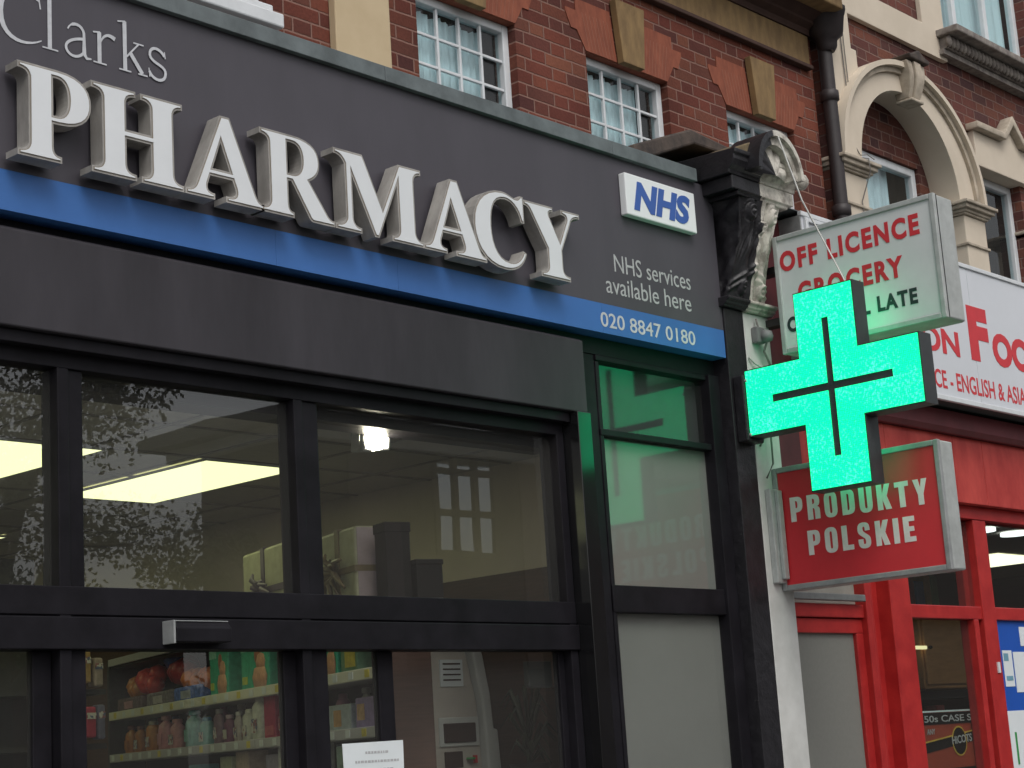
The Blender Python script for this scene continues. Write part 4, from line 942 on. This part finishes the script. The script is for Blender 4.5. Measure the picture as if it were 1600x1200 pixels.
def bottle(s, z, w_, h, col, label, t=.07, cap=None, kind=0, cat='bottle', group='bottles on the middle shelf'):
    b = thing('bottle', label, cat, GP(s,t,z), group, -TH)
    m = cm('plastic_%02d%02d%02d' % tuple(int(c*99) for c in col), col)
    r = w_/2
    pr = [[(r*.9,0),(r,.01),(r,h*.62),(r*.85,h*.74),(r*.45,h*.82),(r*.42,h*.86)], [(r*.85,0),(r*.95,.01),(r,h*.3),(r*.85,h*.55),(r*.95,h*.7),(r*.5,h*.84),(r*.45,h*.87)], [(r*.9,0),(r,.01),(r,h*.75),(r*.75,h*.84),(r*.6,h*.87)]][kind]
    obj('body', MB().lathe(pr, sx=.62, n=16), m, b, local=True)
    obj('cap', MB().lathe([(r*.5,h*.872),(r*.5,h*.985),(r*.4,h)], sx=.8, n=12), cm('plastic_cap%02d%02d%02d' % tuple(int(c*99) for c in (cap or col)), cap or col), b, local=True)
    obj('label_patch', MB().box(-r*.64,-r*.60,-r*.5,r*.5,h*.18,h*.50), MT['label_pale'] if kind else m, b, local=True)
    return b
def pack(s, z, w_, h, d, col, label, t=.05, front_=None, name='packet', cat='packet', group=None, lean=0):
    b = thing(name, label, cat, GP(s,t,z), group, -TH)
    m = cm('card_%02d%02d%02d' % tuple(int(c*99) for c in col), col)
    obj('carton', MB().box(0,d,-w_/2,w_/2,0,h), m, b, .008, local=True)
    if front_:
        for i, (a0,a1,b0,b1,c) in enumerate(front_):
            if i >= 2: obj('print', MB().lathe([(.002,b0*h),((a1-a0)*w_*.4,b0*h+.01*h),((a1-a0)*w_*.5,(b0+b1)/2*h),((a1-a0)*w_*.35,b1*h-.01),(.002,b1*h)], (-.002,(.5-(a0+a1)/2)*w_,0), 10, sx=.08), cm('print_%02d%02d%02d' % tuple(int(k*99) for k in c), c), b, local=True)
            else: obj('print', MB().box(-.003-.001*i,-.0005,(.5-a1)*w_,(.5-a0)*w_,b0*h,b1*h), cm('print_%02d%02d%02d' % tuple(int(k*99) for k in c), c), b, local=True)
    return b
G1, SK, TEAL = (.03,.30,.19), (.48,.25,.15), (.03,.22,.20)
for i, (s, w_) in enumerate(((2.16,.30),(1.62,.42),(1.12,.34),(.66,.22),(.42,.20))):
    lb = ['green nappy pack with orange print, leftmost of the nappy packs','green nappy pack with pale centre, second of the nappy packs','green nappy pack by the door stile, third of the nappy packs','teal nappy pack seen through the right door','pale green pack at the near end of the top shelf'][i]
    pack(s, 2.046, w_*.94, .29, .14, G1 if i < 4 else (.10,.20,.12), lb, front_=[(.02,.40,.72,.90,(.20,.45,.36)),(.06,.24,.12,.26,(.35,.40,.06)),(.42,.96,.03,.42,SK),(.55,.90,.36,.66,SK),(.50,.72,.50,.80,(.30,.12,.07))] if i < 4 else [(.3,.9,.1,.8,(.40,.33,.06))], name='nappy_pack', cat='nappy pack', group='nappy packs on the top shelf')
# baskets of knitted toys
def soft(s, t, z, r, col, label):
    b = thing('soft_toy', label, 'soft toy', GP(s,t,z), 'soft toys on the top shelf', -TH)
    m = cm('wool_%02d%02d%02d' % tuple(int(c*99) for c in col), col)
    mb_ = MB()
    for k in range(5):
        a = k*1.3+s; rr = r*random.uniform(.5,.75); c = (math.sin(a)*r*.25, math.cos(a)*r*.7, rr*.8+k*r*.14)
        mb_.lathe([(.002,-rr),(rr*.6,-rr*.8),(rr,-.0),(rr*.7,rr*.7),(.002,rr)], c, 9)
    obj('body', mb_, m, b, local=True); return b
for i, (s, t, z, r, c, lb) in enumerate([(3.75,.12,2.12,.10,(.38,.14,.03),'orange soft toy at the far left of the top shelf'),(3.45,.10,2.13,.12,(.42,.03,.02),'bright red soft toy near the left end of the top shelf'),(3.15,.17,2.24,.10,(.03,.08,.28),'blue soft toy sitting above the others at the back'),(2.95,.13,2.15,.11,(.22,.015,.02),'dark red soft toy behind the baskets'),(2.68,.10,2.10,.09,(.45,.13,.03),'orange soft toy above the blue basket'),(2.42,.09,2.10,.08,(.36,.10,.04),'orange soft toy beside the nappy packs')]):
    soft(s, t, z, r, c, lb)
for i, (s, w_, c, c2, lb) in enumerate([(3.68,.48,(.05,.03,.035),(.30,.16,.18),'dark basket with pink label at the left end of the top shelf'),(3.12,.44,(.08,.07,.08),(.30,.28,.28),'black and white patterned basket on the top shelf'),(2.62,.44,(.03,.07,.26),(.26,.28,.34),'blue basket on the top shelf')]):
    b = thing('basket', lb, 'basket', GP(s,.02,2.046), 'baskets on the top shelf', -TH)
    obj('basket_body', MB().box(0,.17,-w_/2,w_/2,0,.085), mat('basket_%d'%i, c, .7, .5, 40, col2=tuple(min(1,k*3+.03) for k in c)), b, .015, local=True)
    obj('basket_label', MB().box(-.005,-.001,-.08,.08,.015,.06), cm('blabel_%d'%i, c2), b, local=True)
MIDZ = 1.776
BT = [(3.78,.13,.18,(.30,.11,.02),(.10,.02,.02),0,'orange bottle with dark cap at the left end of the middle shelf'),(3.60,.13,.17,(.28,.10,.02),(.08,.02,.02),1,'orange bottle second from the left end of the middle shelf'),(3.36,.14,.19,(.32,.12,.02),(.30,.28,.26),2,'tall orange bottle beside the pink bottles'),
 (3.12,.15,.21,(.38,.17,.20),(.38,.20,.22),0,'tall pink lotion bottle on the middle shelf'),(2.92,.15,.18,(.38,.18,.20),None,1,'shorter pink lotion bottle on the middle shelf'),
 (2.62,.17,.215,(.14,.30,.30),(.10,.30,.32),0,'tall turquoise lotion bottle on the middle shelf'),(2.42,.13,.165,(.15,.31,.32),(.03,.18,.30),2,'small turquoise bottle with blue cap'),
 (2.22,.10,.20,(.16,.10,.14),(.28,.26,.28),2,'slim mauve bottle with pale cap'),(2.06,.11,.16,(.14,.05,.10),(.35,.25,.30),1,'purple bottle with pale cap'),(1.92,.09,.17,(.32,.28,.28),(.38,.38,.38),1,'small white and mauve bottle beside the powder bottles'),
 (1.76,.12,.175,(.40,.40,.37),None,2,'shorter white powder bottle'),(1.60,.14,.235,(.42,.43,.39),None,2,'tallest white powder bottle on the middle shelf'),(1.28,.08,.225,(.10,.09,.16),(.26,.32,.36),2,'dark spray bottle with pale top behind the bags')]
for s,w_,h,c,cp_,kd,lb in BT: bottle(s, MIDZ, w_, h, c, lb, cap=cp_, kind=kd)
pack(1.44,MIDZ,.15,.24,.10,(.30,.02,.06),'tall crimson carton on the middle shelf', front_=[(.1,.9,.1,.3,(.38,.08,.10))], group='cartons on the middle shelf')
def bag(s, z, w_, h, c, lb):
    b = thing('sweet_bag', lb, 'bag', GP(s,.05,z), 'soft bags on the middle shelf', -TH); mb_ = MB()
    n, k = 8, 10; vs = []
    for j in range(k+1):
        v = j/k; th = .05*math.sin(v*math.pi)**.6
        for i in range(n*2):
            a = 2*math.pi*i/(n*2); vs.append((math.cos(a)*th*(1+.15*math.sin(i*3+j)), math.sin(a)*w_/2*(.85+.15*math.cos(v*6)), v*h))
    mb_.add(vs, [(j*2*n+i, j*2*n+(i+1)%(2*n), (j+1)*2*n+(i+1)%(2*n), (j+1)*2*n+i) for j in range(k) for i in range(2*n)], True)
    obj('bag_body', mb_, cm('bag_%02d'%int(c[0]*99), c), b, local=True)
    obj('bag_print', MB().box(-.056,-.052,-w_*.25,w_*.25,h*.3,h*.65), cm('bagprint', (.34,.05,.07)), b, local=True)
bag(1.10,MIDZ,.30,.15,(.40,.23,.19),'pink patterned bag slumped on the middle shelf')
bag(.80,MIDZ,.20,.13,(.22,.33,.06),'lime green bag at the right end of the middle shelf')
pack(.56,MIDZ,.28,.13,.10,(.30,.34,.38),'pale blue wipes pack with orange print on the middle shelf', front_=[(.3,.6,.2,.8,(.42,.25,.12))], group='cartons on the middle shelf')
pack(.24,MIDZ,.26,.15,.10,(.22,.17,.34),'lilac wipes pack at the near end of the middle shelf', front_=[(.1,.4,.3,.8,(.42,.27,.16))], group='cartons on the middle shelf')
for i, (s,w_,h,c,lb) in enumerate([(2.6,.20,.19,(.05,.20,.24),'teal pack on the lower shelf at the picture edge'),(2.1,.18,.22,(.34,.36,.26),'pale green carton on the lower shelf'),(1.85,.20,.24,(.38,.30,.26),'peach carton on the lower shelf'),(1.42,.20,.21,(.24,.22,.30),'pale lilac carton on the lower shelf'),(1.25,.20,.265,(.45,.46,.46),'white roll pack with blue leaf print on the lower shelf'),(.98,.20,.25,(.45,.46,.46),'white roll pack with blue print at the right of the lower shelf'),(.5,.24,.22,(.22,.30,.27),'pale green tub on the lower shelf near the notice')]):
    pack(s,1.491,w_*.94,h,.12,c,lb, front_=[(.35,.8,.45,.85,(.05,.12,.40))] if i in (4,5) else [(.2,.7,.3,.6,tuple(k*.7 for k in c))], group='cartons on the lower shelf')
random.seed(21)
pal = [(.30,.30,.28),(.20,.03,.05),(.04,.10,.24),(.30,.22,.05),(.06,.18,.10),(.24,.10,.18)]
for k in range(14):
    s_ = 3.8-k*.275; c = pal[k%6]
    bottle(s_, MIDZ, .11, random.uniform(.17,.23), c, '%s bottle in the back row behind the %s' % (['pale','crimson','navy','yellow','green','mauve'][k%6], ['leftmost orange bottle','second orange bottle','tall orange bottle','tall pink bottle','short pink bottle','tall turquoise bottle','small turquoise bottle','purple bottle','small white and mauve bottle','tallest white powder bottle','crimson carton','pink patterned bag','lime green bag','pale blue wipes pack'][k]), t=.175, kind=k%3)
for k in range(22):
    q = k*.18+.08; gl('price_ticket', MB().box(-.0075,-.0045,q,q+.05,2.008,2.044), MT['paper'] if k%3 else cm('ticket_yellow',(.5,.42,.08)))
    gl('price_ticket', MB().box(-.0075,-.0045,q+.06,q+.11,1.742,1.778), MT['paper'] if k%4 else cm('ticket_yellow',(.5,.42,.08)))
# gift hampers and boxes standing on top of the shelving
def gift(s, w_, h, d, m1, m2, rm, label, t=.05):
    g = thing('gift_hamper', label, 'gift hamper', GP(s,t,2.361), 'gift hampers on top of the shelving', -TH)
    obj('gift_box', MB().box(0,d,-w_/2,w_/2,0,h), m1, g, .015, local=True)
    obj('side_card', MB().box(.01,d-.01,-w_/2-.004,-w_/2-.001,.01,h-.01), m2, g, local=True)
    rb_ = MB().box(-.006,d+.004,-.03,.015,-.0,h+.005).box(-.007,-.001,-w_/2-.004,w_/2+.004,h*.42,h*.50).box(-.001,d,-w_/2-.006,-w_/2-.0045,h*.42,h*.50)
    obj('ribbon', rb_, rm, g, local=True)
    bw = MB(); random.seed(int(s*100))
    for k in range(12):
        a = k*math.pi/6+random.uniform(-.2,.2); L = random.uniform(.07,.15)
        bw.tube([(-.01,0,h*.46),(-.05,math.cos(a)*L*.6,h*.46+math.sin(a)*L*.5),(-.03,math.cos(a)*L,h*.46+math.sin(a)*L-.03)], [.006,.016,.008], 5)
    obj('bow', bw, rm, g, local=True)
    return g
gift(1.46,.58,.42,.20,MT['giftcream'],MT['giftcream'],MT['ribbonp'],'cream gift hamper with mauve ribbon and bow behind the left transom pane')
gift(.50,.42,.38,.20,MT['giftcream'],MT['giftpink'],MT['ribbon'],'tall cream and pink gift hamper with gold ribbon and bow')
def cbox(name, s, w_, h, d, lb, t=.1, m=None):
    b = thing(name, lb, 'box', GP(s,t,2.361), 'black boxes on top of the shelving', -TH)
    obj('carton', MB().box(0,d,-w_/2,w_/2,0,h), m or MT['cardblack'], b, .006, local=True)
    obj('carton_lid', MB().box(-.004,d+.004,-w_/2-.004,w_/2+.004,h*.88,h+.004), MT['cardblack'], b, .004, local=True)
cbox('gift_carton', .12, .12, .36, .13, 'tall black gift carton beside the gold ribboned hamper')
cbox('gift_carton', .10, .14, .18, .14, 'low black carton right of the tall black carton', t=.24)
cbox('gift_carton', 2.1, .26, .16, .2, 'dark carton left of the mauve ribboned hamper'); cbox('gift_carton', 2.5, .3, .09, .2, 'low dark carton at the left end of the boxes')
# left wall fixtures glimpsed beside the mullion
ls_ = thing('side_shelving', 'dark display stand of hanging goods beyond the left mullion', 'shelving', (5.8,3.2,0))
obj('stand', MB().box(5.35,6.05,3.35,3.42,.2,2.5).box(5.35,6.05,3.1,3.35,1.80,1.83).box(5.35,6.05,3.1,3.35,2.10,2.13), MT['shelfback'], ls_)
for i, (x, z, w_, h, c, lb) in enumerate([(5.84,2.16,.06,.18,(.28,.18,.08),'small tan packet hanging beyond the left mullion'),(5.92,2.14,.06,.16,(.25,.20,.18),'pale brown packet hanging beyond the left mullion'),(5.86,1.86,.07,.17,(.30,.03,.06),'crimson packet on the dark stand'),(5.94,1.85,.05,.19,(.10,.10,.16),'dark blue packet on the dark stand'),(5.56,2.14,.07,.12,(.18,.22,.13),'pale green packet left of the mullion'),(5.60,1.70,.08,.18,(.38,.18,.07),'orange packet low beside the left mullion'),(5.93,1.52,.10,.16,(.30,.27,.25),'pale packet at the bottom beside the mullion')]):
    pk = thing('packet', lb, 'packet', (x+w_/2,3.05,z), 'packets on the dark stand')
    obj('wrapper', MB().box(x,x+w_,3.02,3.09,z,z+h), cm('wrap_%d'%i, c), pk, .012)
    obj('header_card', MB().box(x+.005,x+w_-.005,3.016,3.0195,z+h*.6,z+h*.8), MT['label_pale'], pk)
tag(obj('counter_screen', MB().box(4.6,5.42,3.4,3.5,2.02,2.22).box(4.6,5.42,3.4,3.5,1.2,1.95), mat('screen_green_grey', (.17,.21,.14), .6), None, .01), 'pale greenish partition panels behind the left door glass', 'partition')
tag(obj('wall_cabinet', MB().box(5.42,6.05,3.8,4.2,2.65,2.95), MT['shelfback'], None, .01), 'dark cabinet high on the back wall behind the left mullion', 'cabinet')
# health machine
hm = thing('health_machine', 'beige and grey upright body check machine with curved top behind the door', 'machine', (6.85,1.2,0))
cur = [(0,0),(.36,0),(.36,1.45),(.34,1.90),(.28,2.12),(.16,2.35),(.0,2.48),(-.05,2.46),(.0,2.2),(.03,2.0),(.02,1.7),(.0,1.4)]
obj('housing', MB().prism([(6.70+.0+u*.12,z) for u,z in [(0,0),(1,0)]]+[(7.05,0),(7.06,1.5),(7.04,1.9),(6.98,2.15),(6.9,2.4),(6.55,2.45),(6.62,2.2),(6.67,2.0),(6.68,1.7),(6.70,1.4)], 1.15, 1.45), MT['machine'], hm, .02)
obj('side_shell', MB().prism([(7.062,0),(7.17,0),(7.17,1.5),(7.155,1.76),(7.125,1.765),(7.11,1.95),(7.07,2.15),(6.99,2.4),(6.93,2.41),(6.995,2.15),(7.05,1.9),(7.07,1.5)], 1.12, 1.5), MT['machgrey'], hm, .012)
obj('display', MB().box(6.76,7.0,1.135,1.149,1.70,1.80), MT['lcd'], hm, .005); obj('display', MB().box(6.76,6.89,1.135,1.149,1.57,1.655), MT['lcd'], hm, .005)
obj('display_frame', MB().box(6.73,7.03,1.142,1.1495,1.68,1.83), MT['machgrey'], hm, .004)
obj('green_button', MB().lathe([(.025,0),(.025,.01)], (6.95,1.14,1.61), 14), MT['green'], hm); obj('red_button', MB().box(6.975,7.0,1.138,1.148,1.59,1.63), MT['signred'], hm)
pn_ = MB().box(6.76,6.93,1.143,1.1495,1.99,2.13); obj('instruction_card', pn_, MT['paper'], hm)
ln = MB()
for k in range(4): ln.box(6.78,6.91,1.140,1.1428,2.02+k*.028,2.028+k*.028)
obj('instruction_lines', ln, MT['lcd'], hm)
pl = thing('pot_plant', 'dark spiky pot plant in the dim corner behind the right door', 'plant', (6.98,.75,1.2))
random.seed(5); lf = MB()
for k in range(26):
    a = random.uniform(0,6.28); L = random.uniform(.10,.2); u = random.uniform(.02,.25)
    p0 = Vector((6.98,.75,1.55+u*.8)); p1 = p0+Vector((math.cos(a)*L*.6,math.sin(a)*L*.5,u+.04)); p2 = p0+Vector((math.cos(a)*L,math.sin(a)*L*.8,u-.03))
    lf.tube([p0,p1,p2],[.006,.014,.002],4)
obj('foliage', lf, mat('dark_leaf', (.018,.025,.012), .6), pl); obj('pot', MB().lathe([(.07,0),(.10,.2),(.11,.22)], (6.98,.75,1.35), 14), MT['pipe'], pl); obj('stand', MB().box(6.86,7.1,.65,.85,0,1.35), MT['shelfback'], pl)
pp_ = thing('paper_notice', 'white printed notice taped on the sliding door glass at the bottom edge', 'notice', (5.37,.19,1.4))
obj('sheet', MB().prism([(5.15,1.4),(5.49,1.4),(5.494,1.708),(5.141,1.704)], .1465,.148), MT['paper'], pp_)
ln = MB(); random.seed(3)
for zz, a0, a1 in ((1.662,5.31,5.43),(1.625,5.25,5.50),(1.59,5.28,5.47),(1.555,5.25,5.5)):
    x = a0
    while x < a1: w_ = random.uniform(.008,.018); ln.box(x-.04,x-.04+w_,.1455,.1464,zz-.004,zz+.006); x += w_+.005
obj('printed_lines', ln, MT['palegrey'], pp_)
tag(obj('leaflet_holder', MB().box(6.46,6.63,.26,.29,1.93,2.05).box(6.46,6.63,.235,.29,1.925,1.93), mat('clear_grey_plastic', (.06,.065,.065), .3), None, .003), 'dark clear plastic leaflet holder beside the right door stile', 'leaflet holder')

# ================= ACROSS THE STREET (seen reflected in the glass) =================
ob = thing('opposite_house', 'rendered house with a white gridded window reflected in the shop glass', 'house', (20,-16,0))
obj('wall', MB().box(17.0,27.6,-15.8,-13.6,0,6.5), MT['opp'], ob)
obj('roof', MB().prism([(-13.0,6.5),(-13.0,6.68),(-14.7,6.76),(-16.4,6.68),(-16.4,6.5)], 16.25, 28.0, 'yz'), MT['ridge'], ob)
obj('barge_board', MB().box(16.55,16.75,-16.1,-13.2,6.30,6.498).box(16.75,28,-13.35,-13.2,6.30,6.498), MT['whitepaint'], ob)
def oppw(x0,x1,z0,z1):
    o = obj('window', MB().box(x0,x1,-13.598,-13.57,z0,z1), MT['oppwin'], ob)
    g = MB()
    for k in (0,1,2,3): xx = x0+(x1-x0)*k/3; g.box(xx-.05,xx+.05,-13.569,-13.53,z0,z1)
    for k in (0,1,2,3): zz = z0+(z1-z0)*k/3; g.box(x0-.05,x1+.05,-13.569,-13.535,zz-.05,zz+.05)
    obj('glazing_bars', g, MT['opp'], o)
oppw(19.8,21.15,4.8,6.75); oppw(16.6,17.9,4.7,6.0) if False else None
obj('render_panel', MB().box(18.0,19.0,-13.6,-13.56,3,6.45).box(21.8,23.0,-13.6,-13.56,3,6.45), mat('opposite_pale_render', (.24,.185,.16), .85), ob)
ob2 = thing('opposite_terrace', 'dark brick terrace across the street far to the right', 'house', (34,-16,0))
obj('wall', MB().box(28.2,140,-22,-13.6,0,7), MT['oppbase'], ob2); obj('roof', MB().prism([(-22.3,7),(-13.3,7),(-17.8,10)], 28, 140, 'yz'), MT['ridge'], ob2)
ob3 = thing('added_low_block', 'long low dark brick block added to hide the sky behind the street trees', 'building', (5,-17,0))  # added block, keeps sky reflections out of the lower door panes
obj('wall', MB().box(-25,16.9,-20,-16.2,0,3.75), MT['oppbase'], ob3); obj('roof', MB().box(-25.2,17.0,-20.2,-16.0,3.752,3.9), MT['ridge'], ob3)
def tree(x, y, h, r, label, seed, n=2600):
    n *= 4
    random.seed(seed)
    t = thing('street_tree', label, 'tree', (x,y,0), 'street trees across the road')
    tk = MB().tube([(x,y,0),(x+.05,y,h*.3),(x-.05,y+.1,h*.6)],[.22,.17,.10],10)
    tips = []
    for k in range(9):
        a = k*2.4; e = Vector((x+math.cos(a)*r*.6,y+math.sin(a)*r*.6,h*(.36+.058*k))); tk.tube([(x,y,h*(.3+.03*k)),(x+math.cos(a)*r*.3,y+math.sin(a)*r*.3,h*(.42+.04*k)),e],[.08,.05,.02],6); tips.append(e)
    obj('trunk', tk, MT['bark'], t)
    cl = [(e+Vector((random.gauss(0,.5),random.gauss(0,.5),random.gauss(0,.4))), random.uniform(.25,.7)) for e in tips for _ in range(8)]
    lm = MB(); vs = []; fs = []
    for k in range(n):
        c, cr_ = random.choice(cl); d = Vector((random.gauss(0,1),random.gauss(0,1),random.gauss(0,.8))).normalized()*cr_*random.uniform(.4,1)
        p = c+d; s = random.uniform(.025,.055); a = Vector((random.gauss(0,1),random.gauss(0,1),random.gauss(0,1))).normalized(); b = a.cross(Vector((random.gauss(0,1),random.gauss(0,1),1))).normalized()
        i = len(vs); vs += [p-a*s, p+b*s*.6, p+a*s, p-b*s*.6]; fs.append((i,i+1,i+2,i+3))
    lm.add(vs, fs); obj('crown', lm, MT['leaf'], t)
tree(11.3,-12.4,8.0,2.7,'leafy street tree left of the rendered house, nearest to it',11,6500)
tree(6.6,-12.6,8.0,2.4,'leafy street tree farther left across the road',12,3600)
